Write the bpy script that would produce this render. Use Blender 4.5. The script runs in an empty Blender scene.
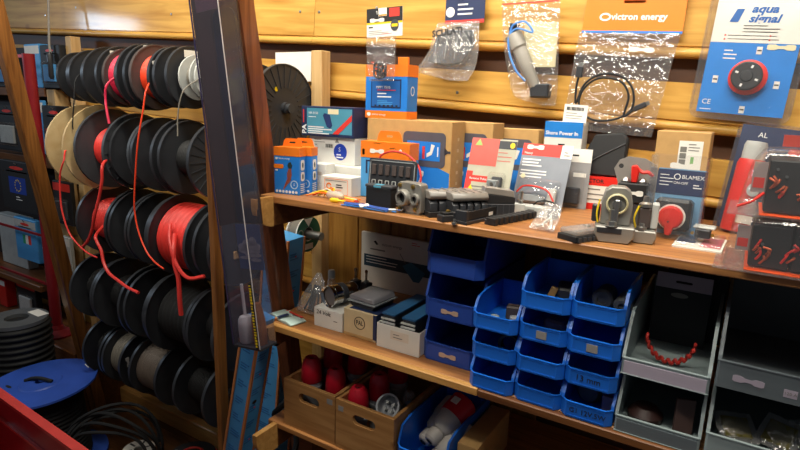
import bpy, bmesh, math, random
from mathutils import Matrix, Vector
random.seed(7)
R = math.radians
SC = bpy.context.scene
C = SC.collection

# ------------------------------------------------------------------ camera, world, lamps, exposure
cam_d = bpy.data.cameras.new('camera'); cam = bpy.data.objects.new('camera', cam_d); C.objects.link(cam)
cam_d.sensor_width = 36.0; cam_d.lens = 25.245; cam_d.clip_start = 0.01
cam.matrix_world = Matrix(((0.8479, -0.1395, 0.5115, 0), (0.5291, 0.1661, -0.8321, 0), (0.0311, 0.9763, 0.2144, 0), (0, 0, 0, 1)))
SC.camera = cam
SC.view_settings.view_transform = 'Standard'; SC.view_settings.look = 'None'
SC.view_settings.gamma = 1.0; SC.view_settings.use_curve_mapping = False
SC.view_settings.exposure = 0.0
SC.cycles.transparent_max_bounces = 48
world = bpy.data.worlds.new('world'); SC.world = world; world.use_nodes = True
bg = world.node_tree.nodes['Background']; bg.inputs[0].default_value = (0.80, 0.86, 1.0, 1); bg.inputs[1].default_value = 0.08

def area(name, loc, target, sx, sy, power, col):
    d = bpy.data.lights.new(name, 'AREA'); d.shape = 'RECTANGLE'; d.size = sx; d.size_y = sy; d.energy = power; d.color = col
    o = bpy.data.objects.new(name, d); C.objects.link(o); o.location = loc
    o.rotation_euler = (Vector(target) - Vector(loc)).to_track_quat('-Z', 'Y').to_euler()
    return o
area('ceiling_lamp_light', (-0.85, 0.1, 1.05), (-0.85, 1.45, 0.24), 2.8, 0.16, 17, (1.0, 0.93, 0.80)).data.spread = R(82)
area('strip_lamp_light', (-0.6, 0.82, 1.5), (-0.6, 0.95, 0.0), 2.4, 0.16, 52, (1.0, 0.93, 0.80))
area('front_fill_light', (-0.2, -0.5, 1.5), (-0.4, 0.9, -0.3), 1.2, 0.3, 2.5, (1.0, 0.93, 0.84))  # frontal fill added behind the camera to brighten the goods
area('window_light', (-4.46, 0.15, 0.55), (-1.8, 1.2, 0.1), 0.40, 0.16, 9, (0.62, 0.80, 1.0))

# ------------------------------------------------------------------ materials
def lin(c):
    if isinstance(c, str):
        c = [int(c[i:i+2], 16) / 255 for i in (0, 2, 4)]
    return tuple(((v / 12.92) if v <= 0.04045 else ((v + 0.055) / 1.055) ** 2.4) for v in c) + (1.0,)
MATS = {}
def mat(name, col, rough=0.5, metal=0.0, var=0.08, scale=25.0, spec=0.5, coat=0.0, bump=0.0):
    if name in MATS: return MATS[name]
    m = bpy.data.materials.new(name); m.use_nodes = True; nt = m.node_tree; b = nt.nodes['Principled BSDF']
    b.inputs['Roughness'].default_value = rough; b.inputs['Metallic'].default_value = metal
    b.inputs['Specular IOR Level'].default_value = spec; b.inputs['Coat Weight'].default_value = coat
    tc = nt.nodes.new('ShaderNodeTexCoord'); n = nt.nodes.new('ShaderNodeTexNoise'); n.inputs['Scale'].default_value = scale; n.inputs['Detail'].default_value = 4
    nt.links.new(tc.outputs['Object'], n.inputs['Vector'])
    r = nt.nodes.new('ShaderNodeValToRGB'); c = lin(col)
    r.color_ramp.elements[0].position = 0.3; r.color_ramp.elements[1].position = 0.7
    r.color_ramp.elements[0].color = tuple(v * (1 - var) for v in c[:3]) + (1,)
    r.color_ramp.elements[1].color = tuple(min(1, v * (1 + var)) for v in c[:3]) + (1,)
    nt.links.new(n.outputs['Fac'], r.inputs['Fac']); nt.links.new(r.outputs['Color'], b.inputs['Base Color'])
    if bump:
        bp = nt.nodes.new('ShaderNodeBump'); bp.inputs['Strength'].default_value = bump; bp.inputs['Distance'].default_value = 0.002
        nt.links.new(n.outputs['Fac'], bp.inputs['Height']); nt.links.new(bp.outputs['Normal'], b.inputs['Normal'])
    MATS[name] = m; return m
def wood(name, c1, c2, stretch=(1, 14, 14), scale=4.0, rough=0.4, knots=0.0, coat=0.0, spec=0.5):
    if name in MATS: return MATS[name]
    m = bpy.data.materials.new(name); m.use_nodes = True; nt = m.node_tree; b = nt.nodes['Principled BSDF']; L = nt.links.new
    b.inputs['Roughness'].default_value = rough; b.inputs['Coat Weight'].default_value = coat; b.inputs['Coat Roughness'].default_value = 0.11
    b.inputs['Specular IOR Level'].default_value = spec
    tc = nt.nodes.new('ShaderNodeTexCoord'); mp = nt.nodes.new('ShaderNodeMapping'); mp.inputs['Scale'].default_value = stretch
    oi = nt.nodes.new('ShaderNodeObjectInfo'); ad = nt.nodes.new('ShaderNodeVectorMath'); ad.operation = 'ADD'
    sc = nt.nodes.new('ShaderNodeVectorMath'); sc.operation = 'SCALE'; sc.inputs['Scale'].default_value = 7.0
    cmb = nt.nodes.new('ShaderNodeCombineXYZ')
    for i in range(3): L(oi.outputs['Random'], cmb.inputs[i])
    L(cmb.outputs[0], sc.inputs[0]); L(tc.outputs['Object'], ad.inputs[0]); L(sc.outputs[0], ad.inputs[1]); L(ad.outputs[0], mp.inputs['Vector'])
    n = nt.nodes.new('ShaderNodeTexNoise'); n.inputs['Scale'].default_value = scale; n.inputs['Detail'].default_value = 6; n.inputs['Distortion'].default_value = 0.6
    L(mp.outputs[0], n.inputs['Vector'])
    r = nt.nodes.new('ShaderNodeValToRGB'); r.color_ramp.elements[0].position = 0.32; r.color_ramp.elements[1].position = 0.66
    r.color_ramp.elements[0].color = lin(c2); r.color_ramp.elements[1].color = lin(c1)
    L(n.outputs['Fac'], r.inputs['Fac']); out = r.outputs['Color']
    if knots:
        v = nt.nodes.new('ShaderNodeTexVoronoi'); v.inputs['Scale'].default_value = knots; v.inputs['Randomness'].default_value = 1.0
        mp2 = nt.nodes.new('ShaderNodeMapping'); mp2.inputs['Scale'].default_value = (0.7, 1, 1.1); L(ad.outputs[0], mp2.inputs['Vector']); L(mp2.outputs[0], v.inputs['Vector'])
        kr = nt.nodes.new('ShaderNodeValToRGB'); kr.color_ramp.elements[0].position = 0.035; kr.color_ramp.elements[1].position = 0.11
        kr.color_ramp.elements[0].color = (0.42, 0.26, 0.14, 1); kr.color_ramp.elements[1].color = (1, 1, 1, 1)
        L(v.outputs['Distance'], kr.inputs['Fac'])
        mx = nt.nodes.new('ShaderNodeMixRGB'); mx.blend_type = 'MULTIPLY'; mx.inputs['Fac'].default_value = 0.85
        L(out, mx.inputs[1]); L(kr.outputs['Color'], mx.inputs[2]); out = mx.outputs[0]
    L(out, b.inputs['Base Color'])
    bp = nt.nodes.new('ShaderNodeBump'); bp.inputs['Strength'].default_value = 0.12; bp.inputs['Distance'].default_value = 0.002
    L(n.outputs['Fac'], bp.inputs['Height']); L(bp.outputs['Normal'], b.inputs['Normal'])
    MATS[name] = m; return m
def clear(name, tint=(0.95, 0.96, 0.97), opac=0.12, rough=0.08, crinkle=0.0, haze=(0.8, 0.8, 0.8), gloss=0.035):
    """thin clear plastic: mostly transparent, a little milky, glossy by viewing angle"""
    if name in MATS: return MATS[name]
    m = bpy.data.materials.new(name); m.use_nodes = True; nt = m.node_tree; L = nt.links.new
    nt.nodes.remove(nt.nodes['Principled BSDF']); out = nt.nodes['Material Output']
    t = nt.nodes.new('ShaderNodeBsdfTransparent'); t.inputs[0].default_value = tint + (1,)
    d = nt.nodes.new('ShaderNodeBsdfDiffuse'); d.inputs[0].default_value = haze + (1,)
    g = nt.nodes.new('ShaderNodeBsdfGlossy'); g.inputs['Roughness'].default_value = rough
    m1 = nt.nodes.new('ShaderNodeMixShader'); m1.inputs[0].default_value = opac; L(t.outputs[0], m1.inputs[1]); L(d.outputs[0], m1.inputs[2])
    fr = nt.nodes.new('ShaderNodeLayerWeight'); fr.inputs[0].default_value = 0.5
    pw = nt.nodes.new('ShaderNodeMath'); pw.operation = 'POWER'; pw.inputs[1].default_value = 4.0; L(fr.outputs['Facing'], pw.inputs[0])
    ma = nt.nodes.new('ShaderNodeMath'); ma.operation = 'MULTIPLY_ADD'; ma.inputs[1].default_value = 0.45; ma.inputs[2].default_value = gloss; L(pw.outputs[0], ma.inputs[0])
    m2 = nt.nodes.new('ShaderNodeMixShader'); L(ma.outputs[0], m2.inputs[0]); L(m1.outputs[0], m2.inputs[1]); L(g.outputs[0], m2.inputs[2])
    if crinkle:
        n = nt.nodes.new('ShaderNodeTexNoise'); n.inputs['Scale'].default_value = 55; n.inputs['Detail'].default_value = 2
        tc = nt.nodes.new('ShaderNodeTexCoord'); L(tc.outputs['Object'], n.inputs['Vector'])
        bp = nt.nodes.new('ShaderNodeBump'); bp.inputs['Strength'].default_value = crinkle; bp.inputs['Distance'].default_value = 0.01
        L(n.outputs['Fac'], bp.inputs['Height']); L(bp.outputs['Normal'], g.inputs['Normal']); L(bp.outputs['Normal'], fr.inputs['Normal'])
    L(m2.outputs[0], out.inputs['Surface'])
    MATS[name] = m; return m

W_PLANK = wood('varnished_pine', 'd4a652', 'b07e32', (1, 12, 12), 3.0, 0.5, knots=5.0, coat=0.25, spec=0.3)
W_SHELF = wood('shelf_wood', 'b9814a', '8e5a30', (1, 16, 16), 5.0, 0.42)
W_SHELFD = wood('shelf_dark_edge', '7a4c26', '5c3519', (1, 16, 16), 5.0, 0.45)
W_TRIM = wood('pale_trim_wood', 'd2a05c', 'b98545', (1, 14, 14), 5.0, 0.42)
W_POST = wood('raw_pine_post', 'd9b680', 'c49a60', (14, 14, 1), 5.0, 0.6)
W_LEG = wood('brown_leg_wood', '8c5230', '5e3018', (16, 16, 1), 5.0, 0.38, coat=0.2)
W_LEGL = wood('amber_leg_wood', '96622e', '6a3f1a', (16, 16, 1), 5.0, 0.38, coat=0.2)
W_CRATE = wood('crate_wood', 'b98a55', '9c6d3c', (1, 12, 12), 5.0, 0.5, knots=9.0)
W_PLY = wood('plywood_flange', 'd6bd8c', 'c4a673', (3, 3, 3), 6.0, 0.55)
W_FLOOR = wood('floor_boards', '6e4726', '4a2d16', (1, 12, 12), 4.0, 0.45)
W_PANEL = wood('amber_panelling', 'a87a38', '84571f', (12, 12, 1), 4.0, 0.42)
BLACK = mat('black_plastic', '2f3135', 0.42, var=0.1)
BLACKM = mat('black_matte', '1c1d1f', 0.6)
DGREY = mat('dark_grey_plastic', '3d4044', 0.5)
BROWNP = mat('brown_grey_plastic', '4a403d', 0.55)
GREY = mat('grey_plastic', '8d9294', 0.45)
LGREY = mat('light_grey', 'b9bcb8', 0.45)
TRANSG = mat('smoky_lid', '8c8780', 0.3)
WHITE = mat('white_card', 'dcdad2', 0.6, var=0.03)
PAPER = mat('white_paper', 'e6e4dc', 0.65, var=0.03)
CREAM = mat('cream_paper', 'e5dcb4', 0.65, var=0.03)
INK = mat('black_ink', '1b1b1d', 0.6)
INKG = mat('grey_ink', '77756f', 0.6)
WINK = mat('white_ink', 'e8e8e6', 0.5, var=0.02)
STEEL = mat('zinc_steel', 'a9a9a6', 0.32, metal=0.9)
CHROME = mat('chrome', 'd0d0cf', 0.12, metal=1.0)
CASTM = mat('cast_grey_metal', '918f88', 0.42, metal=0.35, bump=0.2)
BRASS = mat('brass', 'b39650', 0.3, metal=0.9)
ORANGE = mat('orange_print', 'ee7d1f', 0.45, var=0.03)
BLUE = mat('blue_print', '237bd4', 0.45, var=0.04)
LBLUE = mat('light_blue_print', '4b9bd8', 0.45, var=0.04)
CYAN = mat('cyan_print', '5aaecb', 0.45)
NAVY = mat('navy_print', '1d2c52', 0.5)
TEAL = mat('teal_print', '4c93ab', 0.45, var=0.12, scale=6)
RED = mat('red_plastic', 'd8281f', 0.38, var=0.06)
REDP = mat('red_print', 'd8392f', 0.5, var=0.04)
REDC = mat('red_cable', 'dd3a33', 0.45, var=0.05)
REDO = mat('orange_red_cable', 'ee4520', 0.45, var=0.05)
MAG = mat('crimson_cable', 'd52a4c', 0.45, var=0.06)
DRED = mat('dark_red_plug', 'c41c30', 0.32, var=0.08)
BINBLUE = mat('bin_blue', '1a6cd6', 0.38, var=0.06)
BINDB = mat('bin_dark_blue', '2449a0', 0.45, var=0.06)
BINGREY = mat('bin_grey', '8c9a9b', 0.45, var=0.06)
BINDG = mat('bin_dark_grey', '5e676c', 0.5, var=0.06)
CARD = mat('kraft_card', 'bd955c', 0.75, var=0.06, scale=60)
YEL = mat('yellow_print', 'f0cf1c', 0.5, var=0.03)
DRUMBLUE = mat('drum_blue', '3055b4', 0.45, var=0.12, scale=9)
GREEN = mat('green_label', '1f6b55', 0.5)
LILAC = mat('lilac_card', 'a99fae', 0.65, var=0.03)
CABLEK = mat('black_cable', '232425', 0.65, spec=0.3)
CABLEG = mat('grey_cable', '7b766b', 0.5)
WIREG = mat('silver_wire', 'b4b3aa', 0.35, metal=0.3)
CLEAR = clear('clear_film', tint=(.985, .985, .985), opac=0.05, crinkle=1.0, rough=0.13, gloss=0.11)
CLEARH = clear('milky_film', tint=(.975, .975, .975), opac=0.14, crinkle=1.0, rough=0.15, gloss=0.11)
BLIST = clear('clear_blister', tint=(.99, .99, .99), opac=0.018, rough=0.08, crinkle=0.3, gloss=0.06)
SHELLP = clear('clear_shell', tint=(.985, .985, .985), opac=0.05, rough=0.1, crinkle=0.5, gloss=0.12)
ACRYL = clear('smoked_acrylic', tint=(0.86, 0.85, 0.89), opac=0.04, rough=0.04, haze=(0.5, 0.5, 0.6))

# ------------------------------------------------------------------ mesh helpers
class B:
    def __init__(self): self.v = []; self.f = []
    def add(self, vs, fs, M=None):
        o = len(self.v)
        for p in vs:
            p = Vector(p)
            self.v.append(tuple(M @ p if M else p))
        for f in fs: self.f.append(tuple(i + o for i in f))
        return self
    def box(self, x0, x1, y0, y1, z0, z1, M=None):
        vs = [(x, y, z) for z in (z0, z1) for y in (y0, y1) for x in (x0, x1)]
        return self.add(vs, [(0, 2, 3, 1), (4, 5, 7, 6), (0, 1, 5, 4), (2, 6, 7, 3), (0, 4, 6, 2), (1, 3, 7, 5)], M)
    def prism(self, poly, a, b, plane='xz', M=None):
        """poly: 2-D outline, extruded from a to b along the third axis"""
        n = len(poly)
        mk = {'xz': lambda p, t: (p[0], t, p[1]), 'yz': lambda p, t: (t, p[0], p[1]), 'xy': lambda p, t: (p[0], p[1], t)}[plane]
        vs = [mk(p, a) for p in poly] + [mk(p, b) for p in poly]
        fs = [tuple(range(n)), tuple(range(2 * n - 1, n - 1, -1))] + [(i, (i + 1) % n, n + (i + 1) % n, n + i) for i in range(n)]
        return self.add(vs, fs, M)
    def lathe(self, prof, n=24, axis='z', M=None, close=True):
        """prof: (radius, height) list spun round the axis"""
        vs = []; fs = []; m = len(prof)
        for r, h in prof:
            for k in range(n):
                a = 2 * math.pi * k / n; c, s = r * math.cos(a), r * math.sin(a)
                vs.append({'z': (c, s, h), 'x': (h, c, s), 'y': (s, h, c)}[axis])
        for j in range(m - 1):
            for k in range(n):
                k2 = (k + 1) % n; fs.append((j * n + k, j * n + k2, (j + 1) * n + k2, (j + 1) * n + k))
        if close:
            fs.append(tuple(range(n - 1, -1, -1))); fs.append(tuple(range((m - 1) * n, m * n)))
        return self.add(vs, fs, M)
    def cyl(self, r, h0, h1, n=20, axis='z', M=None, r2=None):
        return self.lathe([(r, h0), (r if r2 is None else r2, h1)], n, axis, M)
    def ring(self, r0, r1, h0, h1, n=32, axis='x', M=None):
        return self.lathe([(r0, h0), (r1, h0), (r1, h1), (r0, h1), (r0, h0)], n, axis, M, close=False)
    def tube(self, pts, r, n=7, M=None):
        pts = [Vector(p) for p in pts]; vs = []; fs = []
        up = Vector((0, 0, 1))
        for i, p in enumerate(pts):
            t = (pts[min(i + 1, len(pts) - 1)] - pts[max(i - 1, 0)]).normalized()
            a = t.cross(up if abs(t.z) < 0.95 else Vector((1, 0, 0))).normalized(); b2 = t.cross(a).normalized()
            if i and a.dot(la) < 0 and abs(a.dot(la)) > 0.3: a, b2 = -a, -b2
            la = a
            for k in range(n):
                an = 2 * math.pi * k / n; vs.append(p + a * (r * math.cos(an)) + b2 * (r * math.sin(an)))
        m = len(pts)
        for j in range(m - 1):
            for k in range(n):
                k2 = (k + 1) % n; fs.append((j * n + k, j * n + k2, (j + 1) * n + k2, (j + 1) * n + k))
        fs += [tuple(range(n)), tuple(range((m - 1) * n, m * n))]
        return self.add(vs, fs, M)
def smoothpath(pts, k=6):
    """Catmull-Rom through the points"""
    P = [Vector(p) for p in pts]; P = [P[0] * 2 - P[1]] + P + [P[-1] * 2 - P[-2]]; out = []
    for i in range(1, len(P) - 2):
        for j in range(k):
            t = j / k; a, b, c, d = P[i - 1:i + 3]
            out.append(0.5 * ((2 * b) + (c - a) * t + (2 * a - 5 * b + 4 * c - d) * t * t + (3 * b - 3 * c + d - a) * t ** 3))
    out.append(P[-2]); return out
def mesh(b, m, bevel=0.0, seg=1, smooth=True, angle=35):
    me = bpy.data.meshes.new('mesh'); me.from_pydata(b.v, [], b.f)
    bm = bmesh.new(); bm.from_mesh(me)
    bmesh.ops.recalc_face_normals(bm, faces=bm.faces)
    if bevel: bmesh.ops.bevel(bm, geom=list(bm.edges), offset=bevel, segments=seg, affect='EDGES', clamp_overlap=True)
    bm.to_mesh(me); bm.free()
    if smooth:
        me.polygons.foreach_set('use_smooth', [True] * len(me.polygons)); me.set_sharp_from_angle(angle=R(angle))
    me.materials.append(m); return me
def P(name, b, m, parent=None, bevel=0.0, loc=(0, 0, 0), rot=(0, 0, 0), smooth=True, label=None, seg=1, angle=35):
    """one mesh object: a part when it has a parent"""
    me = b if isinstance(b, bpy.types.Mesh) else mesh(b, m, bevel, seg, smooth, angle)
    o = bpy.data.objects.new(name, me); C.objects.link(o); o.parent = parent; o.location = loc; o.rotation_euler = rot
    if label: o['label'] = label
    return o
def thing(name, label, cat, loc=(0, 0, 0), rot=0.0, group=None):
    o = bpy.data.objects.new(name, None); o.empty_display_size = 0.03; C.objects.link(o); o.location = loc
    o.rotation_euler = rot if isinstance(rot, tuple) else (0, 0, rot)
    return tag(o, label, cat, group)
def tag(o, label, cat, group=None):
    o['label'] = label; o['category'] = cat
    if group: o['group'] = group
    return o
def struct(o): o['kind'] = 'structure'; return o
def copy_tree(o, parent=None):
    c = o.copy(); C.objects.link(c); c.parent = parent
    for ch in list(o.children): copy_tree(ch, c)
    return c
def bx(x0, x1, y0, y1, z0, z1): return B().box(x0, x1, y0, y1, z0, z1)
FRONT = (R(90), 0, 0); SIDE = (R(90), 0, R(90)); TOP = (0, 0, 0)
def text(s, size, m, parent, loc, rot=FRONT, name='lettering', align='CENTER', bold=0.0, sx=1.0, shear=0.0):
    cu = bpy.data.curves.new('t', 'FONT'); cu.body = s; cu.size = size; cu.align_x = align; cu.align_y = 'CENTER'; cu.extrude = 0.00015
    cu.offset = bold; cu.resolution_u = 2; cu.shear = shear
    t = bpy.data.objects.new('t', cu); C.objects.link(t)
    me = bpy.data.meshes.new_from_object(t.evaluated_get(bpy.context.evaluated_depsgraph_get()))
    bpy.data.objects.remove(t); bpy.data.curves.remove(cu)
    me.materials.clear(); me.materials.append(m)
    o = bpy.data.objects.new(name, me); C.objects.link(o); o.parent = parent; o.location = loc; o.rotation_euler = rot; o.scale = (sx, 1, 1)
    return o
E_ = 0.0004
def fr(parent, y, x0, x1, z0, z1, m, name='print_panel', t=E_):
    """flat print on a face whose normal is -Y"""
    return P(name, bx(x0, x1, y - t, y, z0, z1), m, parent, smooth=False)
def sd(parent, x, y0, y1, z0, z1, m, name='print_panel', t=E_):
    return P(name, bx(x, x + t, y0, y1, z0, z1), m, parent, smooth=False)
def tp(parent, z, x0, x1, y0, y1, m, name='print_panel', t=E_):
    return P(name, bx(x0, x1, y0, y1, z, z + t), m, parent, smooth=False)
def lines(parent, y, x0, x1, z1, dz, n, m, h=0.0016, name='print_lines', seed=1):
    """rows of small print too fine to read"""
    rr = random.Random(seed); b = B()
    for i in range(n):
        b.box(x0, x0 + (x1 - x0) * rr.uniform(0.55, 1.0), y - E_, y, z1 - i * dz - h, z1 - i * dz)
    return P(name, b, m, parent, smooth=False)
def dogbone(parent, loc, rot=FRONT, L=0.03, m=None, w=0.011):
    """paper price tag with a narrow waist"""
    h = L / 2; n = w * 0.27; e = w / 2
    p = [(-h, -e * .7), (-h * .85, -e), (-h * .45, -e), (-h * .2, -n), (h * .2, -n), (h * .45, -e), (h * .85, -e), (h, -e * .7), (h, e * .7), (h * .85, e), (h * .45, e), (h * .2, n), (-h * .2, n), (-h * .45, e), (-h * .85, e), (-h, e * .7)]
    t = P('price_tag', B().prism(p, 0, 0.0005, 'xy'), m or PAPER, parent, loc=loc, rot=rot, smooth=False)
    return t
def ell(a, b, n=24, cx=0, cy=0): return [(cx + a * math.cos(2 * math.pi * k / n), cy + b * math.sin(2 * math.pi * k / n)) for k in range(n)]
def rrect(x0, x1, z0, z1, r, n=4):
    o = []
    for cx, cz, a in ((x1 - r, z1 - r, 0), (x0 + r, z1 - r, 90), (x0 + r, z0 + r, 180), (x1 - r, z0 + r, 270)):
        for k in range(n + 1):
            t = R(a + 90 * k / n); o.append((cx + r * math.cos(t), cz + r * math.sin(t)))
    return o
def holed(outer, hole, t0, t1, plane='xz', M=None):
    """plate with one hole: outlines joined by angle from the hole centre"""
    cx = sum(p[0] for p in hole) / len(hole); cz = sum(p[1] for p in hole) / len(hole)
    def cast(poly, a):
        dx, dz = math.cos(a), math.sin(a); best = None
        for i in range(len(poly)):
            x1, z1 = poly[i][0] - cx, poly[i][1] - cz; x2, z2 = poly[(i + 1) % len(poly)][0] - cx, poly[(i + 1) % len(poly)][1] - cz
            den = dx * (z2 - z1) - dz * (x2 - x1)
            if abs(den) < 1e-12: continue
            t = (x1 * (z2 - z1) - z1 * (x2 - x1)) / den; u = (x1 * dz - z1 * dx) / den
            if t > 0 and -1e-6 <= u <= 1 + 1e-6 and (best is None or t > best): best = t
        return (cx + dx * best, cz + dz * best)
    ang = sorted(set(round(math.atan2(p[1] - cz, p[0] - cx), 5) for p in list(outer) + list(hole)))
    o = [cast(outer, a) for a in ang]; h = [cast(hole, a) for a in ang]; n = len(ang)
    mk = {'xz': lambda p, t: (p[0], t, p[1]), 'yz': lambda p, t: (t, p[0], p[1]), 'xy': lambda p, t: (p[0], p[1], t)}[plane]
    vs = [mk(p, t0) for p in o] + [mk(p, t0) for p in h] + [mk(p, t1) for p in o] + [mk(p, t1) for p in h]; fs = []
    for i in range(n):
        j = (i + 1) % n
        fs += [(i, j, n + j, n + i), (2 * n + i, 3 * n + i, 3 * n + j, 2 * n + j), (i, 2 * n + i, 2 * n + j, j), (n + i, n + j, 3 * n + j, 3 * n + i)]
    return B().add(vs, fs, M)
def pouch(rows, nx=10, bulge=0.012, crump=0.002, seed=0):
    """film bag: rows of (z, x_left, x_right, fullness, y) from top to bottom; two skins that meet at the edges"""
    rr = random.Random(seed); vs = []; fs = []; nr = []
    for i in range(len(rows) - 1):                       # refine
        for k in range(3):
            t = k / 3; nr.append([a + (b - a) * t for a, b in zip(rows[i], rows[i + 1])])
    nr.append(list(rows[-1])); m = len(nr)
    for side in (-1, 1):
        for z, xl, xr, f, y in nr:
            for k in range(nx + 1):
                u = k / nx; w = math.sin(math.pi * u) ** 0.6 if 0 < k < nx else 0
                c = rr.uniform(-crump, crump) if 0 < k < nx else 0
                vs.append((xl + (xr - xl) * u, y + side * (0.0006 + bulge * f * w) + c, z + rr.uniform(-crump, crump) * .4 * (0 < k < nx)))
    q = nx + 1
    for s in (0, 1):
        for i in range(m - 1):
            for k in range(nx):
                a = s * m * q + i * q + k; fs.append((a, a + 1, a + q + 1, a + q))
    for i in range(m - 1):
        for k in (0, nx):
            a = i * q + k; b2 = m * q + a; fs.append((a, a + q, b2 + q, b2))
    for i in (0, m - 1):
        for k in range(nx):
            a = i * q + k; b2 = m * q + a; fs.append((a, a + 1, b2 + 1, b2))
    return B().add(vs, fs)
S1, S2, S3, FL = -0.238, -0.576, -0.860, -1.45

# ------------------------------------------------------------------ the room
wall = struct(P('wall_back', bx(-4.5, 1.6, 1.488, 1.53, FL, 0.95), mat('wall_brown', '4c2e18', 0.6)))
lip = [(-0.033 + -0.0095 * math.sin(math.pi * k / 8), 0.0105 - 0.0105 * math.cos(math.pi * k / 8)) for k in range(9)]
def plank_profile(h): return [(0, 0)] + lip + [(-0.029, 0.0225), (-0.029, 0.0235), (-0.0335, 0.026), (-0.0315, h), (0, h)]
rr = random.Random(3)
for k in range(-9, 5):
    cuts = [-4.48, -1.245 if k == 0 else rr.uniform(-2.6, -0.9), 1.55]
    for a, b_ in zip(cuts, cuts[1:]):
        o = P('plank', B().prism(plank_profile(0.1622 if k >= 0 else 0.109), a + 0.0008, b_ - 0.0008, 'yz'), W_PLANK, wall, angle=50)
        o.location = (0, 1.488, 0.1085 + 0.163 * k); o.rotation_euler = (0, R(2.97), 0)
nails = [(-2.86, 0.34), (-2.6, 0.36), (-1.95, 0.30), (-1.72, 0.22), (-1.62, 0.22), (-1.3, 0.275), (-1.22, 0.27), (-0.62, 0.145), (-0.14, 0.125), (-0.72, 0.03), (-1.0, 0.27)]
for x, z in nails:
    P('screw_head', B().lathe([(0.0045, 0), (0.004, -0.0018), (0.0015, -0.0022)], 10, 'y'), STEEL, wall, loc=(x, 1.4555 - 0.0, z))
for i in range(6):                                       # upright panelling behind the lower shelves
    x0 = -1.157 + i * 0.125
    P('panel_board', bx(x0 + 0.001, x0 + 0.1225, 1.424, 1.438, S3 - 0.1, S1 - 0.035), W_PANEL, wall, bevel=0.003)
floor = struct(P('floor', bx(-4.5, 1.6, -0.6, 1.53, FL - 0.06, FL - 0.02), mat('floor_base', '2c1c10', 0.8)))
for i in range(17):
    y0 = -0.55 + i * 0.12
    P('floor_plank', bx(-4.48, 1.58, y0, y0 + 0.1175, FL - 0.02, FL), W_FLOOR, floor, bevel=0.002)
wl = struct(P('wall_left', holed([(-0.6, FL), (1.487, FL), (1.487, 0.95), (-0.6, 0.95)], rrect(-0.12, 0.42, 0.42, 0.68, 0.005, 1), -4.56, -4.5, 'yz'), mat('wall_brown', '4c2e18', 0.6), smooth=False))
struct(P('window_1', holed(rrect(-0.17, 0.47, 0.37, 0.73, 0.004, 1), rrect(-0.12, 0.42, 0.42, 0.68, 0.004, 1), -4.499, -4.475, 'yz'), W_TRIM, smooth=False))
struct(P('baseboard_back', bx(-3.2, -1.02, 1.395, 1.44, FL, FL + 0.075), W_TRIM, bevel=0.004))
pl = struct(P('trim_1', bx(-3.6, -2.40, 1.20, 1.44, FL, -1.13), W_SHELFD, bevel=0.004))
tb = struct(P('trim_2', bx(-2.76, -2.69, 1.375, 1.438, -1.0, 0.005), W_POST, bevel=0.003))

# ------------------------------------------------------------------ shelving on the right
sh = thing('wall_shelf', 'brown wooden wall shelf unit with three long boards on the right', 'shelf', (0, 0, 0))
P('shelf_board', bx(-1.03, 0.75, 1.0, 1.42, S1 - 0.0175, S1), W_SHELF, sh, bevel=0.002)
P('shelf_board', bx(-1.03, 0.75, 1.012, 1.42, S2 - 0.017, S2), W_SHELF, sh, bevel=0.002)
P('shelf_board', bx(-1.02, 0.75, 1.0, 1.42, S3 - 0.016, S3), W_SHELF, sh, bevel=0.002)
P('front_trim', bx(-1.0, -0.412, 0.995, 1.0115, S2 - 0.0175, S2 + 0.0005), W_TRIM, sh, bevel=0.002, label='pale wood edge strip')
P('front_trim', bx(-0.4105, 0.75, 0.995, 1.0115, S2 - 0.018, S2 - 0.001), W_SHELFD, sh, bevel=0.002)
for z, y0, h in ((S1, 0.938, 0.075), (S2, 0.972, 0.06), (S3, 0.922, 0.072)):
    c = 0.045 if h < 0.07 else 0.06
    arc = [(y0 + c - c * math.cos(R(90 * k / 8)), z - 0.018 - (h - 0.018) * math.sin(R(90 * k / 8))) for k in range(9)]
    P('bracket', B().prism([(0.9985, z), (y0, z)] + arc + [(0.9985, z - h)], -0.998, -0.983, 'yz'), W_TRIM, sh, label='pale rounded wooden bracket')
    P('bracket_arm', bx(-1.024, -0.984, 0.999, 1.42, z - h, z - 0.0185), W_SHELFD, sh, bevel=0.002)
P('upright', bx(0.55, 0.6, 1.02, 1.41, FL, S3 - 0.017), W_SHELFD, sh, bevel=0.002)
P('upright', bx(-1.0, -0.95, 1.1, 1.41, FL, S3 - 0.075), W_SHELFD, sh, bevel=0.002)

def beam(name, label, x0, x1, ya, za, yb, zb, dep, m):
    """leaning post: back edge at (ya, za) above and (yb, zb) below, carried on to the floor"""
    s = (yb - ya) / (zb - za); top = 0.62
    yt = ya + s * (top - za); yf = ya + s * (FL - za)
    o = P(name, B().prism([(yt - dep, top), (yt, top), (yf, FL), (yf - dep, FL)], x0, x1, 'yz'), m, bevel=0.004)
    return tag(o, label, 'post')
beam('leaning_post', 'dark brown leaning wooden post beside the clear display case', -1.085, -1.04, 1.007, 0.225, 1.138, -0.59, 0.055, W_LEG)
beam('leaning_post', 'amber leaning wooden post at the left edge in front of the blister packs', -2.385, -2.335, 1.052, 0.31, 1.195, -0.72, 0.05, W_LEGL)
o = P('batten', bx(-1.212, -1.192, 0.985, 1.015, FL, 0.12), W_LEGL, bevel=0.002); tag(o, 'thin upright wooden batten behind the clear display case', 'batten')

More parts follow.
